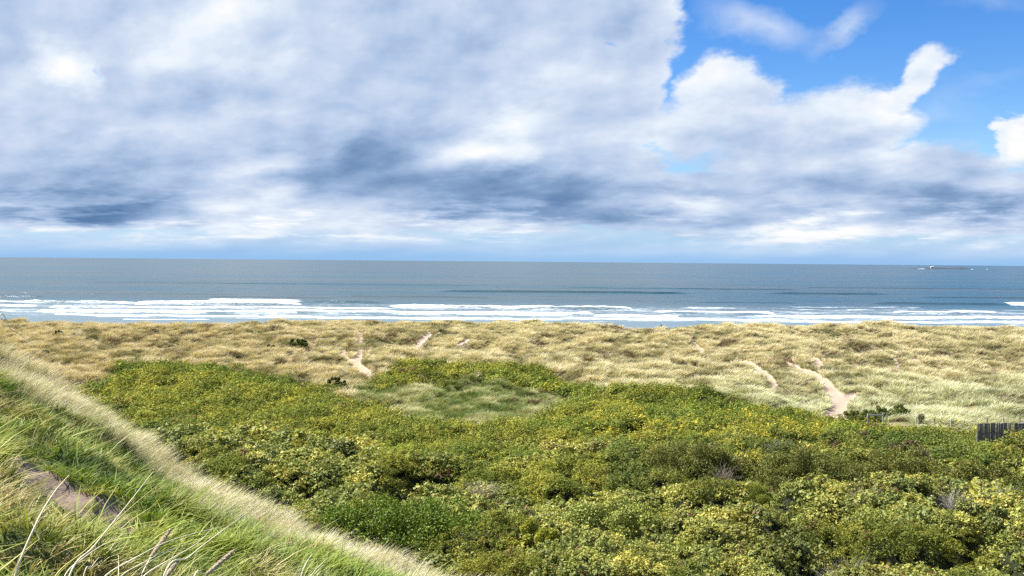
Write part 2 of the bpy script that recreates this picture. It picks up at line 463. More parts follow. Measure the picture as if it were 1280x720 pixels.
def foliage(name, instanced, gloss=.04, rough=.45, transl=.30, vary=.5):
    m, t = mat_new(name)
    a = t.new('ShaderNodeAttribute', attribute_name='tint', attribute_type='INSTANCER' if instanced else 'GEOMETRY')
    col = a.outputs['Color']
    if instanced:
        b = t.new('ShaderNodeAttribute', attribute_name='shade', attribute_type='GEOMETRY')
        col = t.mixc(1.0, col, b.outputs['Color'], 'MULTIPLY')
    d = t.new('ShaderNodeBsdfDiffuse'); t.put(d.inputs[0], col)
    tr = t.new('ShaderNodeBsdfTranslucent'); t.put(tr.inputs[0], t.mixc(1.0, col, (1.15, 1.15, .6, 1), 'MULTIPLY'))
    x = t.new('ShaderNodeMixShader'); x.inputs[0].default_value = transl
    t.l.new(d.outputs[0], x.inputs[1]); t.l.new(tr.outputs[0], x.inputs[2])
    g = t.new('ShaderNodeBsdfGlossy'); g.inputs['Roughness'].default_value = rough
    y = t.new('ShaderNodeMixShader'); y.inputs[0].default_value = gloss
    t.l.new(x.outputs[0], y.inputs[1]); t.l.new(g.outputs[0], y.inputs[2])
    o = t.new('ShaderNodeOutputMaterial'); t.l.new(y.outputs[0], o.inputs[0])
    return m


def solid(name, c1, c2, scale=6, rough=.8, stretch=(1, 1, 1), bump=.0, detail=5, spec=.3):
    m, t = mat_new(name)
    tc = t.new('ShaderNodeTexCoord'); mp = t.new('ShaderNodeMapping'); t.l.new(tc.outputs['Object'], mp.inputs[0]); mp.inputs[3].default_value = stretch
    n = t.noise(mp.outputs[0], scale, detail, .6)
    p = t.new('ShaderNodeBsdfPrincipled'); t.put(p.inputs['Base Color'], t.mixc(t.rng(n, .3, .7), c1, c2))
    p.inputs['Roughness'].default_value = rough; p.inputs['Specular IOR Level'].default_value = spec
    if bump:
        b = t.new('ShaderNodeBump'); b.inputs['Strength'].default_value = bump; b.inputs['Distance'].default_value = .02
        t.l.new(n, b.inputs['Height']); t.l.new(b.outputs[0], p.inputs['Normal'])
    o = t.new('ShaderNodeOutputMaterial'); t.l.new(p.outputs[0], o.inputs[0])
    return m


LEAF_I = foliage('leaf_glossy_cluster', True, .022, .5, .20)
FINE_I = foliage('gorse_needle_cluster', True, .01, .5, .18)
BLADE_I = foliage('grass_blade_cluster', True, .02, .55, .22)
LEAF = foliage('leaf_surface', False, .022, .5, .20)
BLADE = foliage('grass_blade', False, .05, .4, .2)

# ground material: turf litter, sand, bare earth, wet beach
GM, t = mat_new('ground_surface')
geo = t.new('ShaderNodeNewGeometry'); pos = geo.outputs['Position']
na = t.noise(pos, .35, 5, .6); nb = t.noise(pos, 3.0, 5, .65); nc = t.noise(pos, 30, 4, .6)
at = {k: t.new('ShaderNodeAttribute', attribute_name=k).outputs['Fac'] for k in ('sand', 'dirt', 'scrub', 'near', 'wet')}
litter = t.mixc(t.rng(nb, .35, .65), (.20, .155, .075, 1), (.32, .26, .14, 1))
litter = t.mixc(t.rng(na, .45, .62), litter, (.14, .15, .06, 1))
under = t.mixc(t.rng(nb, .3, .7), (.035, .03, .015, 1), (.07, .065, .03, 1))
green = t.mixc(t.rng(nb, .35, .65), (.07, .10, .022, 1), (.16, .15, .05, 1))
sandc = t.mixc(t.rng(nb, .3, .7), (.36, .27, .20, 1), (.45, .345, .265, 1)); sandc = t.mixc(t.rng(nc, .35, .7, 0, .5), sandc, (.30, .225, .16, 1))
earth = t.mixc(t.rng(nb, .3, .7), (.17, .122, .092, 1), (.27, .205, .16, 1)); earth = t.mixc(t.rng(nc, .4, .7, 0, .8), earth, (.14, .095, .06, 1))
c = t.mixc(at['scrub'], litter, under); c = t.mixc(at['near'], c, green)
c = t.mixc(t.rng(t.m('ADD', at['sand'], t.mul(t.m('SUBTRACT', nb, .5), 1.0)), .35, .65), c, sandc)
c = t.mixc(t.rng(t.m('ADD', at['dirt'], t.mul(t.m('SUBTRACT', nc, .5), .8)), .35, .65), c, earth)
c = t.mixc(at['wet'], c, (.22, .19, .155, 1))
p = t.new('ShaderNodeBsdfPrincipled'); t.put(p.inputs['Base Color'], c); t.put(p.inputs['Roughness'], t.rng(at['wet'], 0, 1, .95, .18, False))
p.inputs['Specular IOR Level'].default_value = .3
bp = t.new('ShaderNodeBump'); bp.inputs['Strength'].default_value = .6; bp.inputs['Distance'].default_value = .06
t.l.new(t.add(nb, t.mul(nc, .4)), bp.inputs['Height']); t.l.new(bp.outputs[0], p.inputs['Normal'])
o_ = t.new('ShaderNodeOutputMaterial'); t.l.new(p.outputs[0], o_.inputs[0])

# ------------------------------------------------------------------ ground sheet
az = np.concatenate([np.arange(-180, -38, 4.0), np.arange(-38, 38, .1), np.arange(38, 181, 4.0)])
rr = np.concatenate([[0.0], np.geomspace(.8, 345, 930), np.geomspace(352, 1500, 24)])
A, RR = np.meshgrid(np.radians(az), rr)
gx, gy = RR * np.sin(A), RR * np.cos(A)
gz = ground(gx, gy)
nr, ncol = gx.shape
# lower the land to seabed for all far points beyond the shore
gz = np.where(gy > 700, -8, gz)
ii = np.arange(nr - 1)[:, None] * ncol + np.arange(ncol - 1)[None, :]
faces = np.stack([ii, ii + 1, ii + ncol + 1, ii + ncol], -1).reshape(-1, 4)[:, ::-1]
sm = np.maximum(sand_mask(gx, gy), sand_mask(gx, gy, .5))
beach = sstep(256, 264, gy)
near = 1 - sstep(1.02, 1.3, np.hypot(gx, gy) / hill_parts(gx, gy)[2])
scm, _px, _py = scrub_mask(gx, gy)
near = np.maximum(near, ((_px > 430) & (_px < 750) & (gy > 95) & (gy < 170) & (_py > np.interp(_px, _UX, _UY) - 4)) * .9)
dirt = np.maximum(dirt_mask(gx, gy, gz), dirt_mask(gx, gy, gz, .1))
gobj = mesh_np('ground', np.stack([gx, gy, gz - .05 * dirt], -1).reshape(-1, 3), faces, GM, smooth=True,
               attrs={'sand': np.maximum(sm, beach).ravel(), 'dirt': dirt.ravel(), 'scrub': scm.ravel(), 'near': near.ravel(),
                      'wet': sstep(285, 305, gy).ravel()})
tag(gobj, 'rolling dune land sloping from the grassy hill down to the beach', 'ground', kind='structure')

# ------------------------------------------------------------------ sea
def foam_rows():
    # px0, px1, pixels below the horizon, half thickness, density
    return [(171, 374, 57, 1.9, 1.0), (262, 376, 53, 1.3, .8), (-60, 46, 56, .9, .8), (-60, 50, 61.5, 1.2, .75), (62, 86, 62, 1.2, 1), (118, 492, 61.5, 1.3, .62),
            (490, 785, 58.6, 1.2, 1), (48, 372, 68, 1.3, .95), (318, 738, 66.6, 1.4, 1.1), (742, 852, 69, 1.2, .9), (70, 330, 72, .8, .8),
            (-60, 60, 68, .8, .5), (330, 1340, 72.6, .8, .85), (822, 965, 63.5, 1.2, 1), (1124, 1172, 60.4, 1.2, 1), (1180, 1246, 61, 1.3, 1.1),
            (985, 1150, 54.5, 1.0, .5), (950, 1340, 67.2, 1.3, .9), (1261, 1340, 50, 1.5, 1.1), (1100, 1165, 76.8, .6, .8), (640, 830, 62.5, 2.2, .42),
            (960, 1130, 61, 1.6, .45), (1240, 1340, 61.5, 1.0, .5), (150, 260, 76.2, .5, .6), (500, 700, 77, .5, .5)]


def swells():
    # px0, px1, pixels below the horizon, height
    return [(370, 480, 54.5, 1.1), (135, 172, 57.5, 1.1), (84, 120, 62.8, 1.1), (545, 860, 39, 1.3), (960, 1110, 38.2, 1.1), (1090, 1262, 49.6, 1.0), (420, 620, 46, .6),
            (640, 800, 60.5, .8), (30, 140, 57.5, 1.0), (0, 300, 45, .45), (860, 1000, 50, .5), (1150, 1340, 41, .7), (250, 420, 48, .5), (171, 374, 58.2, .9), (490, 785, 59.6, .8),
            (318, 738, 67.6, .5), (48, 372, 69, .5), (1120, 1250, 62, .7), (820, 965, 64.5, .6), (700, 1000, 33, .7), (100, 600, 31, .6), (1000, 1340, 30, .6), (-60, 60, 50, .8)]


ty = np.concatenate([np.arange(330, 620, .5), np.arange(620, 1100, 1.2), np.geomspace(1100, 70000, 230)])
tt = np.concatenate([np.linspace(-4, -.72, 14), np.arange(-.7, .7, .0024), np.linspace(.72, 4, 14)])
T, Y = np.meshgrid(tt, ty); X = T * Y
PX = 640 + F * T; HB = 26 * F / Y
hw = HB + (fbm(T, Y * 0, .09, 3, 81) - .5) * 2.6 + (fbm(T, Y * .02, .02, 2, 82) - .5) * .8
Z = np.zeros_like(X); foam = np.zeros_like(X)
for k, (a, b, h, amp) in enumerate(swells()):
    yc = 26 * F / h; e = sstep(a - 12, a + 25, PX) * (1 - sstep(b - 25, b + 12, PX))
    dy = Y - yc + (fbm(T, T * 0, .12, 3, 90 + k) - .5) * yc * .02
    prof = np.where(dy < 0, np.exp(-(dy / 2.2) ** 2), np.exp(-(dy / 8.0) ** 2))
    Z += 1.35 * amp * prof * e
for k, (a, b, h, th, dn) in enumerate(foam_rows()):
    e = sstep(a - 5, a + 5, PX + 14 * (vn(T * 60, Y * .2, 120 + k) - .5)) * (1 - sstep(b - 5, b + 5, PX + 14 * (vn(T * 60, Y * .2, 140 + k) - .5)))
    dh = hw - h + (fbm(T, T * 0, .05, 2, 100 + k) - .5) * 1.2
    g = np.where(dh > 0, np.exp(-(dh / (th * .8)) ** 2), np.exp(-(dh / (th * 2.2)) ** 2))
    foam = np.maximum(foam, dn * e * g * (.50 + .75 * fbm(T, HB * .05, .022, 4, 180 + k)))
zone = sstep(52, 57, HB) * (1 - sstep(74, 77, HB))
foam = np.maximum(foam, zone * (.19 + .34 * fbm(T * 2, HB * .05, .06, 3, 160)))
Z += np.minimum(foam, 1) * .8 * (1 - sstep(68, 76, HB)) * (.5 + fbm(X, Y, 3, 3, 161))
chop = 1 - sstep(900, 1600, Y)
Z += chop * sstep(345, 420, Y) * ((fbm(X * .35, Y, 9, 3, 165) - .5) * .55 + (fbm(X * .4, Y, 2.6, 2, 166) - .5) * .22)
# gulls of whitewater round the far island are separate; sea meets the shore at zero
SM, t = mat_new('sea_surface')
geo = t.new('ShaderNodeNewGeometry'); pos = geo.outputs['Position']
sp = t.new('ShaderNodeSeparateXYZ'); t.l.new(pos, sp.inputs[0])
st = t.xyz(t.mul(sp.outputs[0], .35), sp.outputs[1], 0)
fa = t.new('ShaderNodeAttribute', attribute_name='foam').outputs['Fac']
f1 = t.noise(st, .9, 6, .72); f2 = t.noise(t.xyz(t.mul(sp.outputs[0], .12), t.mul(sp.outputs[1], .6), 5), .25, 4, .6)
thr = t.m('SUBTRACT', 1.02, fa)
ff = t.rng(t.add(t.mul(f1, .75), t.mul(f2, .25)), t.m('SUBTRACT', thr, .22), t.m('ADD', thr, .17))
deep = t.mixc(t.rng(t.noise(t.xyz(t.mul(sp.outputs[0], .0022), t.mul(sp.outputs[1], .006), 0), 1.0, 4, .55), .38, .62), (.028, .074, .100, 1), (.052, .080, .090, 1))  # broad grey and blue patches imitate cloud shadow and sun in the water colour
shal = t.rng(sp.outputs[1], 620, 360, 0, 1)
deep = t.mixc(shal, deep, (.11, .165, .19, 1))
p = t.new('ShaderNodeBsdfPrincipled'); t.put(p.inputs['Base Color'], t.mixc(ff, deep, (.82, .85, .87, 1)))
t.put(p.inputs['Roughness'], t.rng(ff, 0, 1, .30, .8, False)); p.inputs['IOR'].default_value = 1.333
w1 = t.noise(t.xyz(t.mul(sp.outputs[0], .30), sp.outputs[1], 0), .28, 6, .62)
w2 = t.noise(t.xyz(t.mul(sp.outputs[0], .2), sp.outputs[1], 9), .03, 5, .6)
bp = t.new('ShaderNodeBump'); bp.inputs['Strength'].default_value = 1.0
t.put(bp.inputs['Distance'], t.m('MULTIPLY', t.rng(sp.outputs[1], 350, 420, .12, 1.1, False), t.rng(sp.outputs[1], 700, 2500, 1, .45, False)))
t.l.new(t.add(w1, t.mul(w2, 4.0)), bp.inputs['Height']); t.l.new(bp.outputs[0], p.inputs['Normal'])
o_ = t.new('ShaderNodeOutputMaterial'); t.l.new(p.outputs[0], o_.inputs[0])
nr, ncol = X.shape
ii = np.arange(nr - 1)[:, None] * ncol + np.arange(ncol - 1)[None, :]
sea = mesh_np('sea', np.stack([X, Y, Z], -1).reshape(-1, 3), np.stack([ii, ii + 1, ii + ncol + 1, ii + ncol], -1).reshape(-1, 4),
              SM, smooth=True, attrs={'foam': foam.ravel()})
tag(sea, 'grey blue sea with white surf lines breaking toward the beach', 'sea', kind='structure')


# ------------------------------------------------------------------ plant pieces
def blades(n, length, width, spread, lean, curl, seed, seg=3, wind=(.55, .12), vary=(.7, 1.25)):
    """a tuft of narrow arched blades; returns verts, faces, shade"""
    g = np.random.default_rng(seed)
    a = g.uniform(0, 2 * np.pi, n); r0 = spread * np.sqrt(g.uniform(0, 1, n))
    bx, by = r0 * np.cos(a), r0 * np.sin(a)
    L = length * g.uniform(.55, 1.1, n); ln = lean * g.uniform(.3, 1.3, n)
    dx, dy = np.cos(a) * ln + wind[0] * g.uniform(.5, 1.2, n), np.sin(a) * ln + wind[1] * g.uniform(.2, 1.2, n)
    fa = g.uniform(0, np.pi, n)
    V = []; S = []
    sh = g.uniform(vary[0], vary[1], n)
    for k in range(seg + 1):
        u = k / seg
        h = L * (u - curl * u * u * .35); hor = L * (u * .45 + curl * u * u * .55)
        x, y = bx + dx * hor, by + dy * hor
        wd = width * (1 - u * .9) * .5
        for s_ in (-1, 1):
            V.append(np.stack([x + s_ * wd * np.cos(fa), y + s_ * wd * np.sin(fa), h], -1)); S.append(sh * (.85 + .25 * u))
    V = np.stack(V, 1); S = np.stack(S, 1)
    base = np.arange(n)[:, None] * (2 * (seg + 1))
    Fc = np.concatenate([base + np.array([2 * k, 2 * k + 1, 2 * k + 3, 2 * k + 2]) for k in range(seg)], 0)
    S = S.reshape(-1)
    hue = np.repeat(g.uniform(-.06, .06, n), 2 * (seg + 1))
    return V.reshape(-1, 3), Fc, np.stack([S * (1 + hue), S, S * (1 - hue)], -1)


def leafset(P, N, L, Wd, g, droop=.0):
    """rhombic leaves at P with normals N; returns verts, faces"""
    n = len(P); N = N / np.linalg.norm(N, axis=1, keepdims=True)
    q = g.normal(size=(n, 3)); t1 = np.cross(N, q); t1 /= np.linalg.norm(t1, axis=1, keepdims=True) + 1e-9
    t2 = np.cross(N, t1)
    L = np.broadcast_to(L, n)[:, None]; Wd = np.broadcast_to(Wd, n)[:, None]
    a = P - t1 * L * .5; b = P + t2 * Wd * .5 - N * L * .08; c_ = P + t1 * L * .5; d = P - t2 * Wd * .5 - N * L * .08
    V = np.stack([a, b, c_, d], 1).reshape(-1, 3)
    return V, np.arange(4 * n).reshape(-1, 4)


def leaf_cluster(n, leaf, wratio, seed, flat=.7):
    """unit-radius dome of leaves"""
    g = np.random.default_rng(seed)
    d = g.normal(size=(n, 3)); d[:, 2] = np.abs(d[:, 2]) * 1.0 - .15; d /= np.linalg.norm(d, axis=1, keepdims=True)
    # several sprays rather than one ball
    k = max(4, n // 14); c = g.normal(size=(k, 3)) * .42; c[:, 2] = np.abs(c[:, 2]) * .7
    own = g.integers(0, k, n)
    P = c[own] + d * g.uniform(.35, 1, (n, 1)) ** .6 * .48; P[:, 2] *= flat
    N = d + g.normal(size=(n, 3)) * .42 + np.array([0, 0, .45])
    V, Fc = leafset(P, N, leaf * g.uniform(.6, 1.25, n), leaf * wratio * g.uniform(.7, 1.2, n), g)
    S = np.repeat(g.uniform(.62, 1.35, n), 4); hue = np.repeat(g.normal(0, .07, n), 4)
    return V, Fc, np.stack([S * (1 + hue), S, S * (1 - hue)], -1)


def twig_cluster(n, seed, th=.012, L=1.0):
    g = np.random.default_rng(seed); V = []; Fc = []; S = []
    for i in range(n):
        a = g.uniform(0, 2 * np.pi); el = g.uniform(.35, 1.35)
        p = np.array([g.normal() * .15, g.normal() * .15, 0.]); d = np.array([np.cos(a) * np.cos(el), np.sin(a) * np.cos(el), np.sin(el)])
        l = L * g.uniform(.5, 1.1)
        for br in range(4):
            p0 = p + d * l * br * .25; dd = d + g.normal(size=3) * (.12 if br == 0 else .55); dd /= np.linalg.norm(dd)
            p1 = p0 + dd * l * (.5 if br else 1.0)
            s_ = np.cross(dd, g.normal(size=3)); s_ /= np.linalg.norm(s_); t_ = th * (1 if br == 0 else .6)
            b = len(V); V += [p0 - s_ * t_, p0 + s_ * t_, p1 + s_ * t_ * .3, p1 - s_ * t_ * .3]; Fc.append([b, b + 1, b + 2, b + 3])
            sh = g.uniform(.7, 1.2); S += [[sh] * 3] * 4
    return np.array(V), np.array(Fc), np.array(S)


def proto_coll(name, parts, mat):
    col = bpy.data.collections.new(name)
    for i, (V, Fc, S) in enumerate(parts):
        o = mesh_np(f'{name}_{chr(97 + i)}', V, Fc, mat, attrs={'shade': S})
        SC.collection.objects.unlink(o); col.objects.link(o)
    return col


def scatter(name, label, cat, col, nvar, P, rot, scl, tint):
    n = len(P)
    me = bpy.data.meshes.new(name); me.vertices.add(n); me.vertices.foreach_set('co', np.asarray(P, np.float32).ravel())
    a = me.attributes.new('rot', 'FLOAT_VECTOR', 'POINT'); a.data.foreach_set('vector', np.asarray(rot, np.float32).ravel())
    a = me.attributes.new('scl', 'FLOAT_VECTOR', 'POINT'); a.data.foreach_set('vector', np.asarray(scl, np.float32).ravel())
    a = me.attributes.new('tint', 'FLOAT_COLOR', 'POINT'); a.data.foreach_set('color', np.concatenate([tint, np.ones((n, 1))], 1).astype(np.float32).ravel())
    a = me.attributes.new('pick', 'INT', 'POINT'); a.data.foreach_set('value', rng.integers(0, nvar, n).astype(np.int32))
    o = bpy.data.objects.new(name, me); SC.collection.objects.link(o)
    tree = bpy.data.node_groups.new(name, 'GeometryNodeTree')
    tree.interface.new_socket('Geometry', in_out='INPUT', socket_type='NodeSocketGeometry')
    tree.interface.new_socket('Geometry', in_out='OUTPUT', socket_type='NodeSocketGeometry')
    N = tree.nodes; L = tree.links
    gi, go = N.new('NodeGroupInput'), N.new('NodeGroupOutput'); ip = N.new('GeometryNodeInstanceOnPoints')
    ci = N.new('GeometryNodeCollectionInfo'); ci.inputs[0].default_value = col
    ci.inputs['Separate Children'].default_value = True; ci.inputs['Reset Children'].default_value = True
    L.new(gi.outputs[0], ip.inputs['Points']); L.new(ci.outputs[0], ip.inputs['Instance']); ip.inputs['Pick Instance'].default_value = True
    for nm, typ, sock in (('pick', 'INT', 'Instance Index'), ('rot', 'FLOAT_VECTOR', 'Rotation'), ('scl', 'FLOAT_VECTOR', 'Scale')):
        na_ = N.new('GeometryNodeInputNamedAttribute'); na_.data_type = typ; na_.inputs[0].default_value = nm
        L.new(na_.outputs[0], ip.inputs[sock])
    L.new(ip.outputs[0], go.inputs[0])
    md = o.modifiers.new('scatter', 'NODES'); md.node_group = tree
    tag(o, label, cat, kind='stuff')
    return o


def lerp_cols(f, stops):
    xs = [s[0] for s in stops]
    return np.stack([np.interp(f, xs, [s[1][k] for s in stops]) for k in range(3)], -1)


# ------------------------------------------------------------------ named shrubs: where, how large, how leafy
# px, py of the crown centre in the photo; half width m; half depth m; height m; style
SHRUBS = [
    dict(n='leafy_shrub', p=(505, 646), r=(6.2, 4.2), h=3.1, st='leafy', lab='large dark green leafy shrub just beyond the straw fringe of the near slope', y=(34, 60)),
    dict(n='leafy_shrub', p=(860, 574), r=(5.6, 3.6), h=3.0, st='olive', lab='broad dark olive shrub directly behind the smooth rounded mossy green mound', y=(34, 100)),
    dict(n='leafy_shrub', p=(1010, 584), r=(4.9, 3.4), h=3.1, st='olive', lab='dark olive shrub with black shaded hollows right of the smooth rounded mound', y=(34, 100)),
    dict(n='leafy_shrub', p=(1125, 580), r=(4.6, 3.2), h=2.8, st='olive', lab='dark olive shrub in the thicket below the wooden rail barrier', y=(34, 100)),
    dict(n='leafy_shrub', p=(1222, 592), r=(4.2, 2.6), h=2.4, st='olive', lab='dark olive shrub in front of the slatted fence at the right edge', y=(34, 100)),
    dict(n='broom_shrub', p=(938, 606), r=(1.9, 1.7), h=1.9, st='smooth', lab='smooth rounded mossy green mound of fine broom in the thicket', y=(34, 100)),
    dict(n='ivy_shrub', p=(765, 628), r=(4.4, 3.6), h=2.9, st='ivy', lab='big pale leaved ivy mound with a black gap along its foot', y=(34, 100)),
    dict(n='ivy_shrub', p=(1225, 640), r=(2.6, 2.2), h=2.5, st='ivy_dark', lab='blue green ivy bush beside the grey dead twigs near the frame edge', y=(34, 100)),
    dict(n='gorse_bush', p=(672, 665), r=(1.7, 1.4), h=2.0, st='yellow', lab='bright yellow green bush between the dark leafy shrub and the big ivy mound', y=(34, 100)),
    dict(n='ivy_shrub', p=(330, 565), r=(4.2, 3.4), h=2.5, st='ivy_dark', lab='wide glossy ivy shrub above the crest of the near grassy slope', y=(34, 100)),
    dict(n='round_bush', p=(420, 484), r=(1.9, 1.6), h=2.4, st='dark', lab='dark green domed bush standing alone above the yellow gorse', y=(100, 200)),
    dict(n='round_bush', p=(503, 455), r=(2.1, 1.3), h=2.1, st='purple', lab='brownish purple bush with a green right flank at the edge of the dune', y=(120, 200)),
    dict(n='round_bush', p=(372, 436), r=(2.6, 2.2), h=2.3, st='dark', lab='dull green bush half sunk in marram beside the narrow sand track', y=(120, 240)),
    dict(n='round_bush', p=(338, 443), r=(1.6, 1.4), h=1.8, st='dark', lab='small low green bush in the marram, left of the dull green one', y=(120, 240)),
    dict(n='boundary_shrub', p=(1125, 520), r=(.86, .8), h=1.95, st='hedge', lab='tallest rounded dark shrub at the right end of the clipped row', y=(90, 140)),
    dict(n='boundary_shrub', p=(1102, 521), r=(1.25, .9), h=1.75, st='hedge', lab='wide dark shrub in the row behind the right post of the rail barrier', y=(90, 140)),
    dict(n='boundary_shrub', p=(1082, 522), r=(1.1, .9), h=1.6, st='hedge', lab='dark shrub in the row behind the middle of the rail barrier', y=(90, 140)),
    dict(n='boundary_shrub', p=(1064, 522), r=(1.1, .9), h=1.5, st='hedge', lab='dark shrub in the row between the sand path and the rail barrier', y=(90, 140)),
    dict(n='boundary_shrub', p=(1043, 523), r=(1.2, .9), h=1.1, st='hedge', lab='low green shrub at the very foot of the wide sand path', y=(90, 140)),
    dict(n='boundary_shrub', p=(1113, 521), r=(.9, .8), h=1.5, st='hedge', lab='dark shrub filling the row beside the tallest rounded one', y=(90, 140)),
    dict(n='boundary_shrub', p=(1091, 522), r=(.9, .8), h=1.35, st='hedge', lab='dark shrub in the row just left of the right post of the rail barrier', y=(90, 140)),
    dict(n='gorse_bush', p=(990, 513), r=(2.4, 1.4), h=1.4, st='gorse', lab='yellow green gorse bush left of the foot of the sand path', y=(90, 140)),
    dict(n='gorse_bush', p=(1070, 530), r=(.8, .7), h=1.0, st='gorse', lab='small round gorse bush in front of the left post of the rail barrier', y=(85, 140)),
    dict(n='gorse_bush', p=(1079, 532), r=(.7, .6), h=.8, st='yellow', lab='tiny bright yellow gorse bush at the foot of the rail barrier', y=(85, 140)),
    dict(n='gorse_bush', p=(1109, 528), r=(1.1, .8), h=.8, st='gorse', lab='low olive gorse bush in front of the right post of the rail barrier', y=(85, 140)),
    dict(n='round_bush', p=(73, 419), r=(1.3, 1.2), h=1.3, st='dark', lab='small dark bush in the pale marram high above the green slope', y=(120, 260)),
    dict(n='round_bush', p=(54, 441), r=(1.1, 1.0), h=1.1, st='purple', lab='small brown heathery bush behind the crest grass of the near slope', y=(120, 260)),
]
STY = {  # leaf length at 45 m, width ratio, two colours, flower share
    'leafy': (.16, .6, (.05, .095, .012), (.21, .28, .035), 0),
    'olive': (.15, .42, (.06, .075, .018), (.25, .25, .055), 0),
    'smooth': (.070, .28, (.20, .24, .03), (.30, .31, .05), 0),
    'ivy': (.155, .75, (.13, .18, .04), (.38, .39, .09), 0),
    'ivy_dark': (.155, .75, (.07, .12, .045), (.32, .33, .09), 0),
    'yellow': (.11, .5, (.22, .25, .03), (.40, .39, .05), .04),
    'gorse': (.07, .4, (.13, .16, .02), (.30, .28, .03), .06),
    'dark': (.08, .5, (.045, .07, .012), (.13, .14, .03), 0),
    'purple': (.08, .4, (.06, .035, .03), (.12, .09, .045), 0),
    'hedge': (.085, .6, (.05, .08, .018), (.22, .25, .06), 0),
}
BARK = solid('dark_bark', (.055, .042, .03, 1), (.10, .08, .055, 1), 8, .9)
for s in SHRUBS:
    fn = (lambda x, y: valley(x, y) + np.interp(y, _HH_Y, _HH) * .9) if s['y'][0] < 90 else (lambda x, y: valley(x, y) + .5)
    c = pick(*s['p'], fn, 30)
    if s['y'][0] < 85: s['h'] = max(s['h'], float(np.interp(c[1], _HH_Y, _HH))) * {'smooth': 1.12, 'olive': 1.42}.get(s['st'], 1.25); s['r'] = (s['r'][0], s['r'][1] * .85)
    if s['st'] == 'hedge': s['h'] += .45; s['r'] = (s['r'][0] * 1.55, s['r'][1])
    s['c'] = np.array([c[0], c[1]])
    s['g'] = float(ground(np.array([c[0]]), np.array([c[1]]))[0])


def shrub_clear(x, y, k=.92):
    m = np.zeros_like(x, bool)
    for s in SHRUBS:
        m |= ((x - s['c'][0]) / s['r'][0]) ** 2 + ((y - s['c'][1]) / s['r'][1]) ** 2 < k * k
    return m


def make_shrub(s, idx):
    g = np.random.default_rng(500 + idx)
    rx, ry = s['r']; h = s['h']; D = float(np.hypot(*s['c']))
    L0, wr, ca, cb, fl = STY[s['st']]
    leaf = L0 * max(1.0, D / 70)
    area = math.pi * (rx * ry + h * (rx + ry))
    n = int(min(60000, max(900, 2.7 * area / (leaf * leaf * wr))))
    # lobes
    nl = max(9, int(area / (1.05 * (1 + D / 120))))
    th = g.uniform(0, 2 * np.pi, nl); q = g.uniform(0, 1, nl) ** .5
    lx, ly = q * rx * .85 * np.cos(th), q * ry * .85 * np.sin(th)
    env = np.sqrt(np.clip(1 - q ** 2 * .8, 0, 1)); lz = h * env * np.where(g.uniform(0, 1, nl) < .6, g.uniform(.78, 1.0, nl), g.uniform(.35, .75, nl)) * .82
    lr = g.uniform(.09, .19, nl) * (rx + ry) * .5 * (1.0 if s['st'] != 'smooth' else 1.2)
    lr = np.clip(lr, .26, .9)
    if s['st'] == 'smooth': lz = h * env * .72; lr *= 1.2
    own = g.choice(nl, n, p=lr ** 2 / (lr ** 2).sum())
    d = g.normal(size=(n, 3)); d[:, 2] += .25; d /= np.linalg.norm(d, axis=1, keepdims=True)
    rad = lr[own] * (1 + .12 * g.normal(size=n) * (.35 if s['st'] == 'smooth' else 1)) * g.uniform(.72, 1.03, n) ** (1)
    P = np.stack([lx[own], ly[own], lz[own]], -1) + d * rad[:, None]
    # outer skirt down to the ground
    sk = g.uniform(0, 1, n) < (.4 if s['st'] == 'hedge' else .06); a = g.uniform(0, 2 * np.pi, n); e = g.uniform(.85, 1.02, n)
    P[sk] = np.stack([rx * e * np.cos(a), ry * e * np.sin(a), h * .55 * g.uniform(0, 1, n)], -1)[sk]; d[sk] = np.stack([np.cos(a), np.sin(a), .4 + 0 * a], -1)[sk]
    P = P[P[:, 2] > .02]; m = len(P); d = d[:m]; own = own[:m]
    V, Fc = leafset(P, d + g.normal(size=(m, 3)) * .42 + np.array([0, 0, .3]), leaf * g.uniform(.6, 1.3, m), leaf * wr * g.uniform(.7, 1.2, m), g)
    f = np.clip(g.uniform(0, 1, nl)[own] * .65 + g.uniform(0, 1, m) * .5, 0, 1)[:, None]
    col = np.array(ca) * (1 - f) + np.array(cb) * f
    col *= g.uniform(.75, 1.25, (m, 1))
    if s['st'] == 'purple':
        gr = P[:, 0] > rx * .05; col[gr] = np.array((.11, .14, .02)) * g.uniform(.6, 1.6, (m, 1))[gr]
    if fl:
        q_ = g.uniform(0, 1, m) < fl; col[q_] = np.array((.62, .50, .03))
    root = empty(s['n'], (s['c'][0], s['c'][1], s['g'] - .05))
    tag(root, s['lab'], 'bush' if 'bush' in s['n'] else 'shrub', s.get('grp'))
    mesh_np('foliage', V, Fc, LEAF, root, {'tint': np.repeat(col, 4, 0)})
    # branches and a dense inner mass
    mb = MB()
    for k in range(min(14, nl)):
        e = Vector((lx[k], ly[k], lz[k])); b = Vector((lx[k] * .15, ly[k] * .15, 0))
        md = (b + e) / 2 + Vector((g.normal() * .1, g.normal() * .1, .1))
        mb.tube([b, md, e], [.06, .04, .02], 6)
        for q2 in range(3):
            e2 = e + Vector(g.normal(size=3)) * float(lr[k]) * .6; mb.tube([e, e2], [.018, .008], 5)
    mb.build('branches', BARK, root)
    return root


for i, s in enumerate(SHRUBS): make_shrub(s, i)

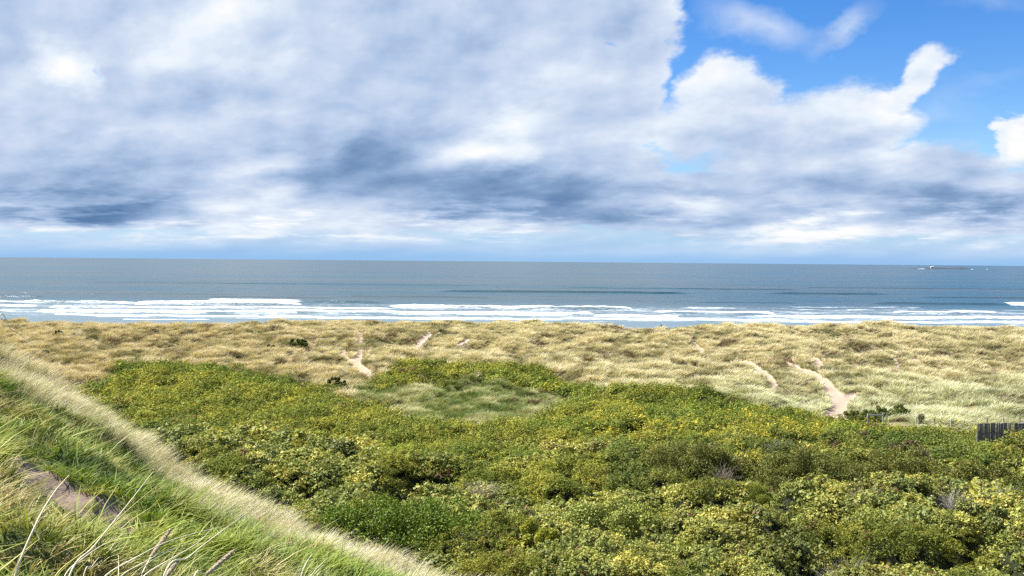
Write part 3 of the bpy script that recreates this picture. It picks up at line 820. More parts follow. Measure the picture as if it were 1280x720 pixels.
# topiary-like little tree by the fence
c = pick(1151, 528.5, lambda x, y: valley(x, y) + .55, 60); gz0 = float(ground(np.array([c[0]]), np.array([c[1]]))[0])
root = empty('small_tree', (c[0], c[1], gz0)); tag(root, 'slim ivy clad little tree standing alone between two fence posts', 'tree')
g = np.random.default_rng(77); n = 900
d = g.normal(size=(n, 3)); d /= np.linalg.norm(d, axis=1, keepdims=True)
P = d * np.array([.46, .42, .55]) * g.uniform(.55, 1.05, (n, 1)) + np.array([.05, 0, 1.2])
k = g.uniform(0, 1, n) < .3; P[k] = (d * np.array([.32, .3, .4]) + np.array([-.02, 0, .45]))[k]
V, Fc = leafset(P, d + g.normal(size=(n, 3)) * .6, .13, .09, g); f = g.uniform(0, 1, (n, 1))
mesh_np('crown', V, Fc, LEAF, root, {'tint': np.repeat(np.array((.04, .06, .02)) * (1 - f) + np.array((.16, .17, .06)) * f, 4, 0)})
mb = MB(); mb.tube([(0, 0, -.3), (.02, 0, .6), (.05, 0, 1.4)], [.07, .055, .03], 8); mb.tube([(.02, 0, .7), (.25, .05, 1.2)], [.03, .015], 6); mb.tube([(.02, 0, .8), (-.2, .05, 1.3)], [.03, .015], 6)
mb.build('trunk', BARK, root)

# ------------------------------------------------------------------ bare and dead shrubs
TW = foliage('dead_twig', False, .02, .6, .05)
DEAD = [((343, 417), 1.7, 1.2, (.22, .19, .16), 70, 'leafless grey brown bush on the dune crest left of the sand tracks', 120),
        ((1088, 622), 1.5, 1.9, (.33, .30, .28), 90, 'fan of bleached dead twigs rising below the dark olive shrubs', 34),
        ((1192, 624), 1.3, 1.9, (.33, .30, .28), 80, 'pale dead twigs left of the blue green ivy bush', 34),
        ((1262, 626), 1.9, 1.9, (.30, .28, .27), 90, 'wide patch of grey dead twigs at the right edge of the thicket', 34),
        ((600, 597), 1.6, 1.9, (.34, .28, .24), 90, 'pinkish grey dead twigs behind the large dark green leafy shrub', 34),
        ((975, 556), 1.6, 1.9, (.30, .28, .25), 70, 'thin grey dead twigs poking above the dark olive shrubs', 34),
        ((905, 585), 1.3, 1.8, (.27, .22, .17), 60, 'brown dead twigs above the smooth rounded mossy mound', 34),
        ((1262, 575), 1.8, 1.8, (.26, .22, .19), 70, 'brownish bare twigs in front of the dark slatted fence', 34),
        ((1170, 563), 1.4, 1.7, (.27, .24, .21), 60, 'small grey dead shrub in the thicket left of the slatted fence', 34),
        ((1060, 708), 1.3, 1.9, (.36, .33, .30), 70, 'bleached twigs among ivy leaves at the bottom edge', 30),
        ((680, 590), .9, 1.8, (.33, .28, .24), 50, 'low tangle of dead stems above the big ivy mound', 34),
        ((525, 466), 1.7, .9, (.24, .20, .17), 70, 'grey heathery dead shrub beside the brownish purple bush', 120),
        ((587, 474), 1.3, .8, (.28, .25, .22), 50, 'pale grey dead shrub in the strip of gorse above the clearing', 120)]
for i, (pp, rad, h, colr, n, lab, y0) in enumerate(DEAD):
    fn = (lambda x, y: valley(x, y) + np.interp(y, _HH_Y, _HH) * .9) if y0 < 90 else (lambda x, y: valley(x, y) + .4)
    c = pick(*pp, fn, y0 if y0 > 90 else 30); gz0 = float(ground(np.array([c[0]]), np.array([c[1]]))[0])
    if y0 > 90: parts = [twig_cluster(n * 2, 900 + i, .022, h * 1.1)]; zo = 0
    else: parts = [twig_cluster(int(n * 1.3), 900 + i, .011, h * .8)]; zo = float(np.interp(c[1], _HH_Y, _HH)) * .5; colr = tuple(q * 1.15 for q in colr)
    V, Fc, S = parts[0]; V = V * np.array([rad / 1.1, rad / 1.3, 1.0]); V[:, 2] += zo
    root = empty('dead_shrub', (c[0], c[1], gz0)); tag(root, lab, 'dead shrub')
    mesh_np('twigs', V, Fc, TW, root, {'tint': np.clip(np.array(colr) * S, 0, 1)})
    mb = MB()
    for k in range(5):
        a = random.uniform(0, 6.28); mb.tube([(0, 0, -.1), (math.cos(a) * .15 * rad, math.sin(a) * .15 * rad, zo + .2), (math.cos(a) * .45 * rad, math.sin(a) * .4 * rad, zo + h * .5)], [.03, .022, .01], 5)
    mb.build('stem', BARK, root)

# ------------------------------------------------------------------ thicket (uncountable scrub)
N0 = 112000
u_ = rng.uniform(0, 1, N0); r1, r2, ex = 29.0, 205.0, .42
rs = (r1 ** ex + u_ * (r2 ** ex - r1 ** ex)) ** (1 / ex); ph = np.radians(rng.uniform(-37, 37, N0))
x, y = rs * np.sin(ph), rs * np.cos(ph)
m, px, py = scrub_mask(x, y)
keep = (m > .06 + .8 * rng.uniform(0, 1, N0)) & ~shrub_clear(x, y) & (rs > hill_parts(x, y)[2] + 8)
x, y, rs = x[keep], y[keep], rs[keep]; m, px, py = m[keep], px[keep], py[keep]
g = ground(x, y); z = canopy(x, y, g, m)
e = .25; nx = -(canopy(x + e, y) - z) / e; ny = -(canopy(x, y + e) - z) / e
print('scrub clusters', len(x))
steep = np.hypot(nx, ny)
sz = np.clip(rs * .0072, .31, .95) * np.clip(rng.lognormal(0, .32, len(x)), .5, 1.9)
jit = rng.uniform(0, 1, len(x)) ** 1.3 * (.55 + .75 * np.minimum(steep, 1.5)) * np.interp(rs, [40, 120], [1, .5])
z = np.maximum(z - jit - .12, g + .03)
lowf = (z - g) / np.interp(y, _HH_Y, _HH); gap = rng.uniform(0, 1, len(x)) > sstep(.04, .30, lowf) + .36 + .6 * (rs > 105)
tilt = np.arctan(np.clip(steep, 0, 1.6)) * .7
azn = np.arctan2(ny, nx)
rot = np.stack([tilt * -np.sin(azn), tilt * np.cos(azn), rng.uniform(0, 6.28, len(x))], -1)
# patches
n_a = fbm(x, y, 7, 3, 201); n_b = fbm(x, y, 2.2, 3, 202); n_c = fbm(x, y, 16, 2, 203); rnd = rng.uniform(0, 1, len(x))
ivy = ((py > 598) & (px > 640)) | ((py > 525) & (py < 600) & (px > 175) & (px < 470)) | ((py > 585) & (px < 640))
ivy = ivy ^ (n_a > .66)
ivy &= rs < 95; ivy_style = ivy.copy()
gorse = lerp_cols(np.clip(n_b * 1.5 - .25 + (rnd - .5) * .5, 0, 1), [(0, (.08, .12, .025)), (.35, (.15, .19, .035)), (.65, (.23, .25, .045)), (1, (.33, .33, .05))])
gorse = gorse * (1 - .55 * sstep(.5, .7, n_a))[:, None] * .5 + gorse * .5
greener = sstep(.52, .68, fbm(x, y, 10, 3, 204))[:, None]
gorse = gorse * (1 - greener) + gorse * np.array([.74, .92, .9]) * greener
fl = (rnd > .985 - .30 * sstep(.58, .75, n_c)) & (rs > 50)
gorse[fl] = np.array((.44, .42, .06)) * rng.uniform(.7, 1, (fl.sum(), 1))
ivc = lerp_cols(np.clip(n_b * 1.6 - .3 + (rnd - .5) * .6, 0, 1), [(0, (.09, .13, .035)), (.4, (.20, .235, .05)), (.75, (.30, .32, .07)), (1, (.42, .40, .08))])
dark = sstep(.58, .72, fbm(x, y, 5, 3, 205))[:, None]
ivc = ivc * (1 - .45 * dark)
brown = (rng.uniform(0, 1, len(x)) > .985)
def calm(c_, k_, m_):
    a_ = c_.mean(0); return (a_ + (c_ - a_) * k_) * np.array(m_)
gorse = calm(gorse, .75, [1.27, 1.17, 1.10]); ivc = calm(ivc, .70, [1.26, 1.16, 1.2])
gorse[brown] = (.16, .105, .05); ivc[brown] = (.20, .13, .06)
mid = ((py > 540) & (py < 612) & (px > 760))[:, None]  # band darkened: the bushes' shaded near sides are put into the tint
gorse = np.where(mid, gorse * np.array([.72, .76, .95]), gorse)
colI = proto_coll('ivy_sprig', [leaf_cluster(62 + 6 * k, .25 + .035 * k, .72, 300 + k) for k in range(5)], LEAF_I)
colG = proto_coll('gorse_sprig', [leaf_cluster(100, .25 + .03 * k, .36, 320 + k, .85) for k in range(5)], FINE_I)
ivy &= ~gap; gorse_ok = ~ivy_style & ~gap
P = np.stack([x, y, z], -1); S3 = np.stack([sz, sz, sz], -1)
scatter('ivy_undergrowth', 'pale yellow green ivy and bramble leaves covering the near part of the thicket', 'undergrowth', colI, 5, P[ivy], rot[ivy], S3[ivy], ivc[ivy])
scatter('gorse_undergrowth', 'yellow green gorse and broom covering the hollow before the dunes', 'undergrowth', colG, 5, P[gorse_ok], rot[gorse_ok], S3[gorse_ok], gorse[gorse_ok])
# dark sheet for the woody mass; gap shade is put into its colour
az2 = np.radians(np.arange(-37, 37, .16)); r3 = np.geomspace(30, 205, 480)
A, RR = np.meshgrid(az2, r3); gx, gy = RR * np.sin(A), RR * np.cos(A); g_ = ground(gx, gy); mm = scrub_mask(gx, gy)[0]
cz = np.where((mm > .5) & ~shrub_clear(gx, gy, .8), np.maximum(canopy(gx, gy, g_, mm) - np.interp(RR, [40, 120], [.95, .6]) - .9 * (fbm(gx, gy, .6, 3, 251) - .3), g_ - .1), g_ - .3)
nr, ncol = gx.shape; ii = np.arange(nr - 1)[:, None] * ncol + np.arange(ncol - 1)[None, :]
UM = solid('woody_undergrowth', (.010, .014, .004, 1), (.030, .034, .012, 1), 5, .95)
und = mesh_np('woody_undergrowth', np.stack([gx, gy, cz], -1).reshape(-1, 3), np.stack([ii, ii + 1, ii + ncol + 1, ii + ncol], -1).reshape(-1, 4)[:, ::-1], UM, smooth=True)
tag(und, 'sheet of woody mass coloured near black for shade inside the thicket', 'undergrowth', kind='stuff')

# ------------------------------------------------------------------ marram on the dunes
N0 = 135000
u_ = rng.uniform(0, 1, N0); r1, r2, ex = 98.0, 305.0, .55
rs = (r1 ** ex + u_ * (r2 ** ex - r1 ** ex)) ** (1 / ex); ph = np.radians(rng.uniform(-36, 36, N0))
x, y = rs * np.sin(ph), rs * np.cos(ph)
m, px, py = scrub_mask(x, y); sm = np.maximum.reduce([sand_mask(x, y, q_) for q_ in (0, .45, .85)])
clear = (px > 440) & (px < 745) & (m < .5) & (y > 95) & (py > np.interp(px, _UX, _UY) - 3)
dens = fbm(x, y, 5, 3, 211)
keep = (m < .9 * rng.uniform(0, 1, N0) ** .7) & (sm < .25 + .2 * rng.uniform(0, 1, N0)) & (y < 263) & ~shrub_clear(x, y, .8) & ((dens > .22) | clear) & ~((px > 1030) & (px < 1142) & (py > 515) & (y < 120))
x, y, rs, px, py, clear = x[keep], y[keep], rs[keep], px[keep], py[keep], clear[keep]
print('marram tufts', len(x))
g = ground(x, y)
n_a = fbm(x, y, 14, 3, 212); n_b = fbm(x, y, 3.5, 3, 213); rnd = rng.uniform(0, 1, len(x))
f = np.clip((n_a - .5) * 1.3 + (n_b - .5) * 2.0 + .55 + (rnd - .5) * .22 + .75 * (domes(x * .8 + .25 * y, y, 3.0, 31) - .45), 0, 1)  # lighter on hummock tops, browner in gaps: soft shading put into the tint
tint = lerp_cols(f, [(0, (.24, .23, .11)), (.25, (.34, .315, .16)), (.5, (.44, .395, .215)), (.75, (.58, .52, .30)), (1, (.70, .63, .40))])
# warmer straw far left and on the crest, greener near the fence
warm = sstep(560, 200, px)[:, None] if False else (1 - sstep(200, 620, px))[:, None]
tint = tint * (1 - warm * np.array([.06, .10, .10]))
gg = (sstep(640, 1000, px) * sstep(448, 500, py))[:, None] * .8
tint = tint * (1 - gg * np.array([.20, .06, .06]))
tint *= np.array([1.0, .98, .98])
tint[clear] = lerp_cols(np.clip(n_b * 1.8 - .45 + (rnd - .5) * .5, 0, 1)[clear], [(0, (.14, .19, .045)), (.4, (.25, .29, .09)), (.7, (.40, .40, .18)), (1, (.55, .52, .30))])
br_ = (rng.uniform(0, 1, len(x)) > .975) | ((fbm(x, y, 6, 2, 214) > .74) & (rnd > .4))
tint[br_] = np.array((.20, .145, .085)) * rng.uniform(.7, 1.4, (br_.sum(), 1))
D_ = domes(x * .8 + .25 * y, y, 3.0, 31)
sc = rng.uniform(.75, 1.2, len(x)) * np.where(clear, .75, 1) * (.5 + .6 * n_b) * (.55 + .95 * D_) * np.interp(y, [110, 150, 250], [1.2, 1.15, 1.15]) * np.where((px > 1138) & (py > 519), .6, 1)
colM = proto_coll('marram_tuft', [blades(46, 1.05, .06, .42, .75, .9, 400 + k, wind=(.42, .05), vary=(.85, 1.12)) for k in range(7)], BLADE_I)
rot = np.stack([rng.normal(0, .12, len(x)), rng.normal(0, .12, len(x)), rng.normal(0, .5, len(x))], -1)
scatter('marram_grass', 'straw coloured marram grass covering the dunes behind the thicket', 'grass', colM, 7,
        np.stack([x, y, g - .04], -1), rot, np.stack([sc, sc, sc * 1.02], -1), tint)

# ------------------------------------------------------------------ grass of the near slope
def hill_pts(n, a0, a1, r0, rk):
    p_ = np.radians(rng.uniform(a0, a1, n)); u = rng.uniform(0, 1, n)
    dc = np.interp(np.degrees(p_), _CP, _CD)
    r_ = r0 + (dc * rk - r0) * u ** .75
    return r_ * np.sin(p_), r_ * np.cos(p_), r_ / dc


x, y, u = hill_pts(26000, -44, 6, 2.6, 1.06)
g = ground(x, y); d_ = np.maximum.reduce([dirt_mask(x, y, g, q_) for q_ in (0, .07, .14, .2, .28)]); px, py = proj(x, y, g)
keep = (d_ < .35 + .25 * rng.uniform(0, 1, len(x)))
x, y, u, g, px, py = x[keep], y[keep], u[keep], g[keep], px[keep], py[keep]; n = len(x); rnd = rng.uniform(0, 1, n)
na_ = fbm(x, y, 2.2, 3, 221); nb_ = fbm(x, y, .6, 3, 222); r_ = np.hypot(x, y)
f = np.clip((na_ - .5) * 1.6 + (nb_ - .5) * 1.4 + .5 + (rnd - .5) * .5, 0, 1)
tint = lerp_cols(f, [(0, (.07, .12, .02)), (.3, (.125, .20, .028)), (.55, (.21, .29, .045)), (.78, (.30, .35, .07)), (1, (.42, .42, .15))])
tint *= np.array([.98, .95, .85]) * (.62 + .7 * fbm(x, y, .9, 3, 224))[:, None]
dry = sstep(.66, .84, fbm(x, y, 1.3, 3, 223) + .10 * rnd)[:, None]
tint = tint * (1 - dry) + np.array((.42, .35, .17)) * dry
sc = rng.uniform(.6, 1.35, n) * (.40 + 1.15 * nb_) * (1 - .5 * np.maximum(dirt_mask(x, y, g, 0, 22), dirt_mask(x, y, g, .15, 22)))
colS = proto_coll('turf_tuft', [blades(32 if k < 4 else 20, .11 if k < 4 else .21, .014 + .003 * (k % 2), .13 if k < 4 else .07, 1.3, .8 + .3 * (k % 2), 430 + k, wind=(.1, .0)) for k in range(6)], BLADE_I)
rot = np.stack([rng.normal(0, .15, n), rng.normal(0, .15, n), rng.uniform(0, 6.28, n)], -1)
scatter('slope_grass', 'bright green turf covering the near slope around the bare earth track', 'grass', colS, 6,
        np.stack([x, y, g - .01], -1), rot, np.stack([sc, sc, sc], -1), tint)

# long pale grass along the crest
x, y, u = hill_pts(26000, -44, 6, 5, 1.10)
azd = np.degrees(np.arctan2(x, y)); thr_ = np.interp(azd, [-30, -22, -16, -8], [.74, .78, .78, .75])
edge = sstep(thr_, thr_ + .15, u + (fbm(x, y, 1.6, 3, 231) - .5) * .55 + .12 * sstep(-8, -2, np.degrees(np.arctan2(x, y))) * 0)
keep = (rng.uniform(0, 1, len(x)) < edge * .9 + .008) & (dirt_mask(x, y, ground(x, y), .2) < .3) & (dirt_mask(x, y, ground(x, y), .05) < .3)
x, y, u = x[keep], y[keep], u[keep]; n = len(x); g = ground(x, y); rnd = rng.uniform(0, 1, n)
f = np.clip(fbm(x, y, 1.5, 3, 232) * 1.4 - .2 + (rnd - .5) * .5, 0, 1)
tint = lerp_cols(f, [(0, (.32, .31, .14)), (.22, (.50, .45, .28)), (.6, (.64, .57, .41)), (1, (.78, .72, .56))])
sc = rng.uniform(.7, 1.25, n) * np.where(u > .9, 1.0, .85) * (1 + .35 * sstep(-24.0, -30.0, np.degrees(np.arctan2(x, y))) + .0)
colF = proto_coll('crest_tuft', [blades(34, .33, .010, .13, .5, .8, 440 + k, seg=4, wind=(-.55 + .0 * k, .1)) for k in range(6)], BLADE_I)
rot = np.stack([rng.normal(0, .15, n), rng.normal(0, .15, n), rng.normal(np.pi, .55, n)], -1)
scatter('crest_grass', 'long bleached grass fringing the crest of the near slope', 'grass', colF, 6,
        np.stack([x, y, g - .02], -1), rot, np.stack([sc, sc, sc], -1), tint)

# ------------------------------------------------------------------ tall stalks close to the camera
def stalk_pts(path, d0, d1):
    """photo pixels to a smooth 3D curve between two distances"""
    P = []
    for i, (a, b) in enumerate(path):
        d = d0 + (d1 - d0) * i / (len(path) - 1); q = ray(a, b); P.append(Vector((q[0] * d, q[1] * d, CAM[2] + q[2] * d)))
    return P


def smooth_curve(P, n=14):
    out = []
    Q = [P[0] * 2 - P[1]] + P + [P[-1] * 2 - P[-2]]
    for i in range(1, len(Q) - 2):
        for k in range(n):
            t = k / n; a, b, c, d = Q[i - 1], Q[i], Q[i + 1], Q[i + 2]
            out.append(.5 * ((2 * b) + (c - a) * t + (2 * a - 5 * b + 4 * c - d) * t * t + (3 * b - a - 3 * c + d) * t ** 3))
    out.append(P[-1]); return out


STRAW = solid('dry_straw', (.70, .62, .38, 1), (.80, .74, .52, 1), 14, .55)
STRAW_Y = solid('yellow_straw', (.50, .42, .08, 1), (.62, .54, .20, 1), 14, .55)
SEED = solid('seed_head', (.46, .34, .20, 1), (.62, .50, .33, 1), 90, .9, bump=1)
STALKS = [  # path in photo pixels (bottom to tip), near and far distance, base radius mm, label, material
    ([(18, 722), (45, 655), (66, 618), (86, 594)], 2.3, 2.6, 2.9, 'pale dry stalk furthest left, rising alone and bending right', STRAW),
    ([(68, 722), (110, 685), (165, 633), (207, 599)], 2.4, 2.8, 2.0, 'yellowest stalk, crossing another over the bare earth track', STRAW_Y),
    ([(86, 722), (118, 682), (160, 630), (191, 590)], 2.3, 2.7, 2.2, 'straw stalk crossing the yellow one with the highest tip', STRAW),
    ([(80, 722), (105, 697), (140, 675), (187, 655)], 2.5, 2.9, 1.8, 'thin straw stalk leaning right just below the end of the earth track', STRAW),
    ([(130, 722), (170, 697), (215, 675), (277, 658)], 2.3, 2.7, 2.2, 'long arched straw stalk crossing behind the taller seed head', STRAW),
    ([(150, 722), (180, 703), (205, 690), (240, 678)], 2.35, 2.7, 1.6, 'shorter straw stalk running just under the long arched one', STRAW),
    ([(178, 722), (215, 698), (245, 680), (266, 660)], 2.3, 2.6, 1.9, 'straw stalk whose tip meets the tip of the long arched one', STRAW),
    ([(204, 722), (235, 697), (265, 673), (313, 638)], 2.2, 2.6, 2.2, 'straw stalk reaching furthest to the right over green turf', STRAW),
    ([(148, 726), (148.4, 710), (148, 694)], 2.3, 2.35, 2.0, 'short upright straw stump between the leaning stalks', STRAW),
    ([(104, 722), (114, 709), (124, 696)], 2.4, 2.5, 1.6, 'short thin stalk between the crossing stalks and the upright stump', STRAW),
    ([(232, 724), (262, 716), (303, 699)], 2.3, 2.5, 1.5, 'thin low stalk passing under the lower seed head', STRAW_Y),
    ([(-6, 404), (14, 412), (30, 422), (46, 434)], 2.6, 2.9, 1.3, 'thin bent stalk hanging over the marram at the upper left edge', STRAW),
    ([(160, 726), (186, 703), (222, 684)], 2.4, 2.7, 1.2, 'hair thin straw stalk among the bundle of leaning stalks', STRAW),
]


def base_pt(P0, P1):
    """carry a stalk on, below the frame, to the ground"""
    d = (P0 - P1).normalized(); p = P0.copy(); d = (d * .6 + Vector((0, 0, -.8))).normalized(); pts = []
    for k in range(40):
        p = p + d * .07; pts.append(p.copy()); d = (d + Vector((0, 0, -.12))).normalized()
        if p.z < float(ground(np.array([p.x]), np.array([p.y]))[0]): break
    return pts[::-1]


for path, d0, d1, rad, lab, mt in STALKS:
    P = stalk_pts(path, d0, d1); low_ = base_pt(P[0], P[1]) if path[0][1] > 700 else base_pt(P[0], P[1] )
    step = max(1, len(low_) // 3)
    C = smooth_curve(low_[::step][:4] + P, 8); o3 = C[0].copy(); n = len(C)
    mb = MB(); mb.tube([p - o3 for p in C], [rad * .00125 * (1.15 - .95 * (k / n) ** 2) for k in range(n)], 6)
    st = mb.build('grass_stalk', mt, smooth=True); st.location = o3
    tag(st, lab, 'grass stalk', 'tall dry grass stalks at the bottom left')
for path, dd, lab in ((((176, 722), (188, 697), (213, 662)), 2.4, 'upper brown cylindrical seed head leaning right among the pale stalks'),
                      (((240, 730), (258, 718), (293, 688)), 2.2, 'lower and thicker brown seed head pointing right near the bottom edge'),
                      (((196, 735), (206, 722), (222, 702)), 2.35, 'partly hidden brown seed head low between the leaning stalks')):
    P = stalk_pts(path, dd, dd + .25); low_ = base_pt(P[0], P[1]); step = max(1, len(low_) // 3)
    C = smooth_curve(low_[::step][:4] + P[:2], 8); o3 = C[0].copy()
    root = empty('seed_stalk', o3); tag(root, lab, 'seed stalk')
    mb = MB(); mb.tube([p - o3 for p in C], .0018, 6); mb.build('stem', STRAW, root, True)
    H = smooth_curve([P[1], P[1].lerp(P[2], .5), P[2]], 10); n = len(H); mb = MB()
    mb.tube([p - o3 for p in H], [.0058 * math.sin(math.pi * min(1, .12 + .88 * k / n)) ** .5 + .0008 for k in range(n)], 10)
    for k in range(260):
        i_ = random.randrange(n - 1); p = H[i_] - o3; t_ = (H[i_ + 1] - H[i_]).normalized(); q = Vector(np.random.default_rng(k).normal(size=3)); q = (q - q.dot(t_) * t_).normalized()
        rr_ = .0055 * math.sin(math.pi * min(1, .12 + .88 * i_ / n)) ** .5
        mb.tube([p + q * rr_ * .8, p + q * (rr_ + .002) + t_ * .009], [.0009, .0003], 3, False)
    mb.build('seed_head', SEED, root)

# ------------------------------------------------------------------ fences and barrier
WOOD_G = solid('weathered_grey_wood', (.30, .29, .27, 1), (.48, .46, .43, 1), 10, .85, (1, 1, .15), .3)
WOOD_D = solid('dark_weathered_wood', (.07, .065, .055, 1), (.27, .25, .22, 1), 9, .9, (1.5, 1.5, .25), .3)
WIRE = solid('galvanised_wire', (.28, .28, .28, 1), (.4, .4, .4, 1), 20, .45)
vsurf = lambda x, y: valley(x, y) + .55
pts = []
for a, b in ((1145, 529.5), (1168, 529), (1189, 530), (1212, 530), (1234, 529.5), (1255, 529), (1275, 529), (1297, 529), (1318, 529)):
    c = pick(a, b, vsurf, 60); gz0 = float(ground(np.array([c[0]]), np.array([c[1]]))[0]); pts.append(Vector((c[0], c[1], gz0)))
root = empty('wire_fence', pts[0]); tag(root, 'post and wire fence running along the foot of the dunes', 'fence')
hs = [1.35, 1.25, 1.35, 1.0, 1.35, 1.3, 1.3, 1.3, 1.3]
for k, (p, h) in enumerate(zip(pts, hs)):
    mb = MB(); q = p - pts[0]; lean = random.uniform(-.05, .05); top = q + Vector((lean, 0, h))
    mb.tube([q + Vector((0, 0, -.3)), q + Vector((lean * .5, 0, h * .5)), top, top + Vector((0, 0, .02))], [.075, .072, .07, .055], 9)
    mb.build('post', WOOD_G if k in (0, 3) else WOOD_D if k != 2 else WOOD_G, root)
mb = MB()
for z_ in (.45, .8, 1.12):
    for a, b in zip(pts[:-1], pts[1:]):
        pa, pb = a - pts[0] + Vector((0, -.08, z_)), b - pts[0] + Vector((0, -.08, z_)); mb.tube([pa, (pa + pb) / 2 + Vector((0, 0, -.03)), pb], .006, 5)
mb.build('wire', WIRE, root)

ca, cb = pick(1080.5, 530, vsurf, 60), pick(1102.5, 529.5, vsurf, 60)
cb[1] = ca[1] + .1; cb[0] = (1102.5 - 640) / F * cb[1]
ga = float(ground(np.array([ca[0]]), np.array([ca[1]]))[0]); gb = float(ground(np.array([cb[0]]), np.array([cb[1]]))[0])
root = empty('rail_barrier', (ca[0], ca[1] - 1.0, ga)); tag(root, 'pale grey wooden rail on two posts before the row of dark shrubs', 'barrier')
W_ = cb[0] - ca[0]; ztop = float(CAM[2] + ray(1080.5, 517)[2] * (ca[1] - 1)) - ga; ztb = float(CAM[2] + ray(1102.5, 516.6)[2] * (ca[1] - 1)) - ga
for xx, zt in ((0, ztop), (W_, ztb)):
    mb = MB(); mb.box((xx, 0, zt / 2 - .15), (.14, .12, zt + .3), jit=.004); mb.build('post', WOOD_G, root)
mb = MB(); mb.box((W_ / 2, -.085, (ztop + ztb) / 2 - .20), (W_ + .1, .05, .18), Matrix.Rotation(-math.atan2(ztb - ztop, W_), 3, 'Y'), .004); mb.build('rail', WOOD_G, root)

# slatted fence on the right
yF = 86.0
def at_y(px, py, y): q = ray(px, py); return Vector((q[0] * y, y, CAM[2] + q[2] * y))
pL, pR = at_y(1223, 529.5, yF), at_y(1345, 527.5, yF + 3)
gL = float(ground(np.array([pL.x]), np.array([pL.y]))[0])
root = empty('slatted_fence', (pL.x, pL.y, gL)); tag(root, 'dark weathered slatted fence with a pale top board at the right edge', 'fence')
o3 = Vector((pL.x, pL.y, gL)); n = int((pR - pL).length / .125); mb = MB()
for k in range(n):
    tpt = pL.lerp(pR, k / n) - o3; h = tpt.z + random.uniform(-.03, .03); 
    mb.box((tpt.x, tpt.y, h / 2 - .2), (.112, .022, h + .4), Matrix.Rotation(random.uniform(-.03, .03), 3, 'Y'), .004)
mb.build('slats', WOOD_D, root)
mb = MB()
for zf in (.35, .8):
    a = (pL - o3) * 1; b = (pR - o3); mb.box(((a.x + b.x) / 2, (a.y + b.y) / 2 + .045, (a.z + b.z) / 2 * zf), ((b - a).length, .045, .09), Matrix.Rotation(math.atan2(b.y - a.y, b.x - a.x), 3, 'Z'))
mb.build('rails', WOOD_D, root)
a, b = (pL.lerp(pR, .40) - o3), (pR - o3)
mb = MB(); mb.box(((a.x + b.x) / 2, (a.y + b.y) / 2, (a.z + b.z) / 2 + .05), ((b - a).length, .16, .05), Matrix.Rotation(math.atan2(b.y - a.y, b.x - a.x), 3, 'Z')); mb.build('top_board', WOOD_G, root)
for f_ in (0.0, .40, .8):
    q = pL.lerp(pR, f_) - o3; mb = MB(); mb.box((q.x, q.y + .12, q.z / 2 - .18), (.12, .12, q.z + .25)); mb.build('post', WOOD_D, root)

# ------------------------------------------------------------------ person beyond the dune
pc = at_y(826.5, 409.3, 256); 
CLOTH = solid('dark_jacket', (.018, .02, .028, 1), (.03, .032, .04, 1), 6, .9)
SKIN = solid('skin', (.45, .28, .2, 1), (.5, .32, .23, 1), 6, .6); HAIR = solid('brown_hair', (.04, .025, .015, 1), (.06, .04, .02, 1), 20, .7)
gp = float(ground(np.array([pc.x]), np.array([256.0]))[0])
def skin_obj(name, J, E, rads, mat, parent, sub=2):
    me = bpy.data.meshes.new(name); me.from_pydata(J, E, []); o = bpy.data.objects.new(name, me); SC.collection.objects.link(o)
    md = o.modifiers.new('skin', 'SKIN'); md.use_smooth_shade = True
    for v, r_ in zip(me.skin_vertices[0].data if me.skin_vertices else [], rads): v.radius = (r_, r_)
    o.modifiers.new('sub', 'SUBSURF').levels = sub; o.modifiers[-1].render_levels = sub
    me.materials.append(mat); o.parent = parent; return o
proot = empty('person', (pc.x, 256, gp)); tag(proot, 'lone person in dark clothing walking beyond the dip in the dune crest', 'person')
J = [(0, 0, .95), (0, 0, 1.2), (0, 0, 1.42), (0, 0, 1.52), (0, .02, 1.62), (0, .01, 1.72),
     (.18, 0, 1.42), (.24, .03, 1.15), (.22, -.10, .92), (.21, -.14, .84), (-.18, 0, 1.42), (-.24, .02, 1.15), (-.23, .10, .92), (-.22, .13, .84),
     (.09, 0, .9), (.10, -.12, .5), (.10, .04, .1), (.10, -.12, .04), (-.09, 0, .9), (-.10, .1, .5), (-.10, .26, .12), (-.10, .12, .04)]
E = [(0, 1), (1, 2), (2, 3), (3, 4), (4, 5), (2, 6), (6, 7), (7, 8), (8, 9), (2, 10), (10, 11), (11, 12), (12, 13), (0, 14), (14, 15), (15, 16), (16, 17), (0, 18), (18, 19), (19, 20), (20, 21)]
RD = [.15, .145, .15, .06, .10, .07, .075, .055, .045, .04, .075, .055, .045, .04, .10, .075, .055, .045, .10, .075, .055, .045]
me = bpy.data.meshes.new('body'); me.from_pydata(J, E, []); bo = bpy.data.objects.new('body', me); SC.collection.objects.link(bo)
md = bo.modifiers.new('skin', 'SKIN'); md.use_smooth_shade = True
if not me.skin_vertices:
    import bmesh
    bm = bmesh.new(); bm.from_mesh(me); bm.verts.layers.skin.verify(); bm.to_mesh(me); bm.free()
for v, r_ in zip(me.skin_vertices[0].data, RD): v.radius = (r_, r_)
me.skin_vertices[0].data[0].use_root = True
sb = bo.modifiers.new('sub', 'SUBSURF'); sb.levels = sb.render_levels = 2
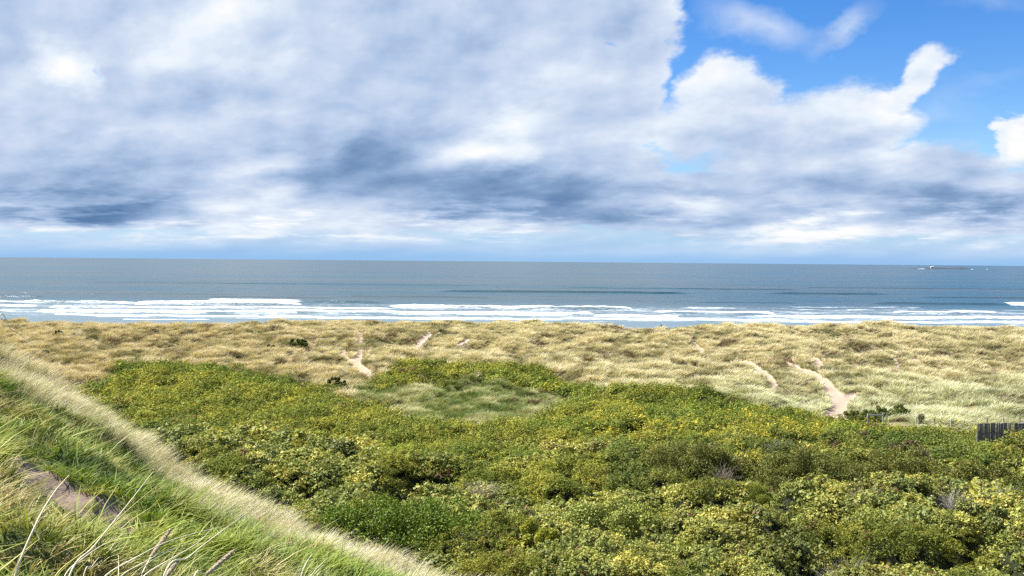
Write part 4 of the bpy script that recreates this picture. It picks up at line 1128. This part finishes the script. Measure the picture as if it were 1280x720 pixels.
# clothes below the neck, skin above
bm_, t = mat_new('person_surface'); tc_ = t.new('ShaderNodeTexCoord'); s_ = t.new('ShaderNodeSeparateXYZ'); t.l.new(tc_.outputs['Object'], s_.inputs[0])
p = t.new('ShaderNodeBsdfPrincipled'); t.put(p.inputs['Base Color'], t.mixc(t.rng(s_.outputs[2], 1.5, 1.51), (.02, .022, .03, 1), (.45, .28, .2, 1))); p.inputs['Roughness'].default_value = .8
o_ = t.new('ShaderNodeOutputMaterial'); t.l.new(p.outputs[0], o_.inputs[0]); me.materials.append(bm_); bo.parent = proot
g = np.random.default_rng(5); V = []; nU, nV = 12, 8; Fc = []
for j in range(nV + 1):
    for i in range(nU):
        a = 2 * math.pi * i / nU; b = math.pi * .62 * j / nV; V.append((.115 * math.sin(b) * math.cos(a), .02 + .125 * math.sin(b) * math.sin(a), 1.68 + .12 * math.cos(b)))
for j in range(nV):
    for i in range(nU): Fc.append((j * nU + i, j * nU + (i + 1) % nU, (j + 1) * nU + (i + 1) % nU, (j + 1) * nU + i))
mesh_np('hair', V, Fc, HAIR, proot, smooth=True)

# ------------------------------------------------------------------ island on the horizon
yI = 5600.0
cI = at_y(1181, 335, yI); root = empty('rocky_island', (cI.x, yI, 0)); tag(root, 'low dark rocky island far out on the horizon', 'island')
nx_, ny_ = 160, 24; xs = np.linspace(-215, 190, nx_); ysI = np.linspace(-60, 60, ny_); XX, YY = np.meshgrid(xs, ysI)
env = np.clip(1 - (YY / 60) ** 2, 0, 1) ** .7
prof = np.interp(xs, [-215, -190, -150, -100, -20, 60, 120, 140, 165, 190], [0, 3, 1.5, 9, 8, 8.5, 9, 2, 3, 0])[None, :]
ZZ = env * prof * (.6 + .8 * fbm(XX, YY, 30, 4, 301)) - .5
ii = np.arange(ny_ - 1)[:, None] * nx_ + np.arange(nx_ - 1)[None, :]
ROCK = solid('dark_rock', (.035, .042, .05, 1), (.075, .075, .08, 1), .05, .9)
mesh_np('rock', np.stack([XX, YY, ZZ], -1).reshape(-1, 3), np.stack([ii, ii + 1, ii + nx_ + 1, ii + nx_], -1).reshape(-1, 4), ROCK, root)
WH = solid('white_render', (.45, .46, .47, 1), (.52, .52, .52, 1), .1, .8)
hr = empty('island_building', (cI.x - 90, yI - 20, 5.0)); tag(hr, 'tiny pale building standing on the distant rocky island', 'building')
mb = MB(); mb.box((0, 0, 4.5), (18, 12, 9)); mb.build('wall', WH, hr)
mb = MB(); v0 = len(mb.v); mb.v += [(-9.5, -6.5, 9), (9.5, -6.5, 9), (9.5, 6.5, 9), (-9.5, 6.5, 9), (-9.5, 0, 12), (9.5, 0, 12)]; mb.f += [[0, 1, 5, 4], [2, 3, 4, 5], [0, 4, 3], [1, 2, 5], [0, 3, 2, 1]]
mb.build('roof', WH, hr)
FO = solid('surf_foam', (.8, .82, .84, 1), (.88, .88, .88, 1), .3, .9)
mb = MB()
for (a, b, wd_) in ((-205, -150, 1.2), (128, 148, 1.2), (226, 233, 1.2)):
    k = 10; n0 = len(mb.v)
    for i in range(k + 1):
        xx = a + (b - a) * i / k; hh_ = wd_ * math.sin(math.pi * (i + .2) / (k + .4)) * random.uniform(.7, 1.2)
        mb.v += [(xx, -75, -.3), (xx, -68, hh_), (xx, -55, -.3)]
    for i in range(k):
        for j in range(2): mb.f.append([n0 + i * 3 + j, n0 + (i + 1) * 3 + j, n0 + (i + 1) * 3 + j + 1, n0 + i * 3 + j + 1])
fo = mb.build('surf_foam', FO); fo.location = (cI.x, yI, 0); tag(fo, 'white surf breaking round the distant rocky island', 'surf', kind='stuff')
print('done')
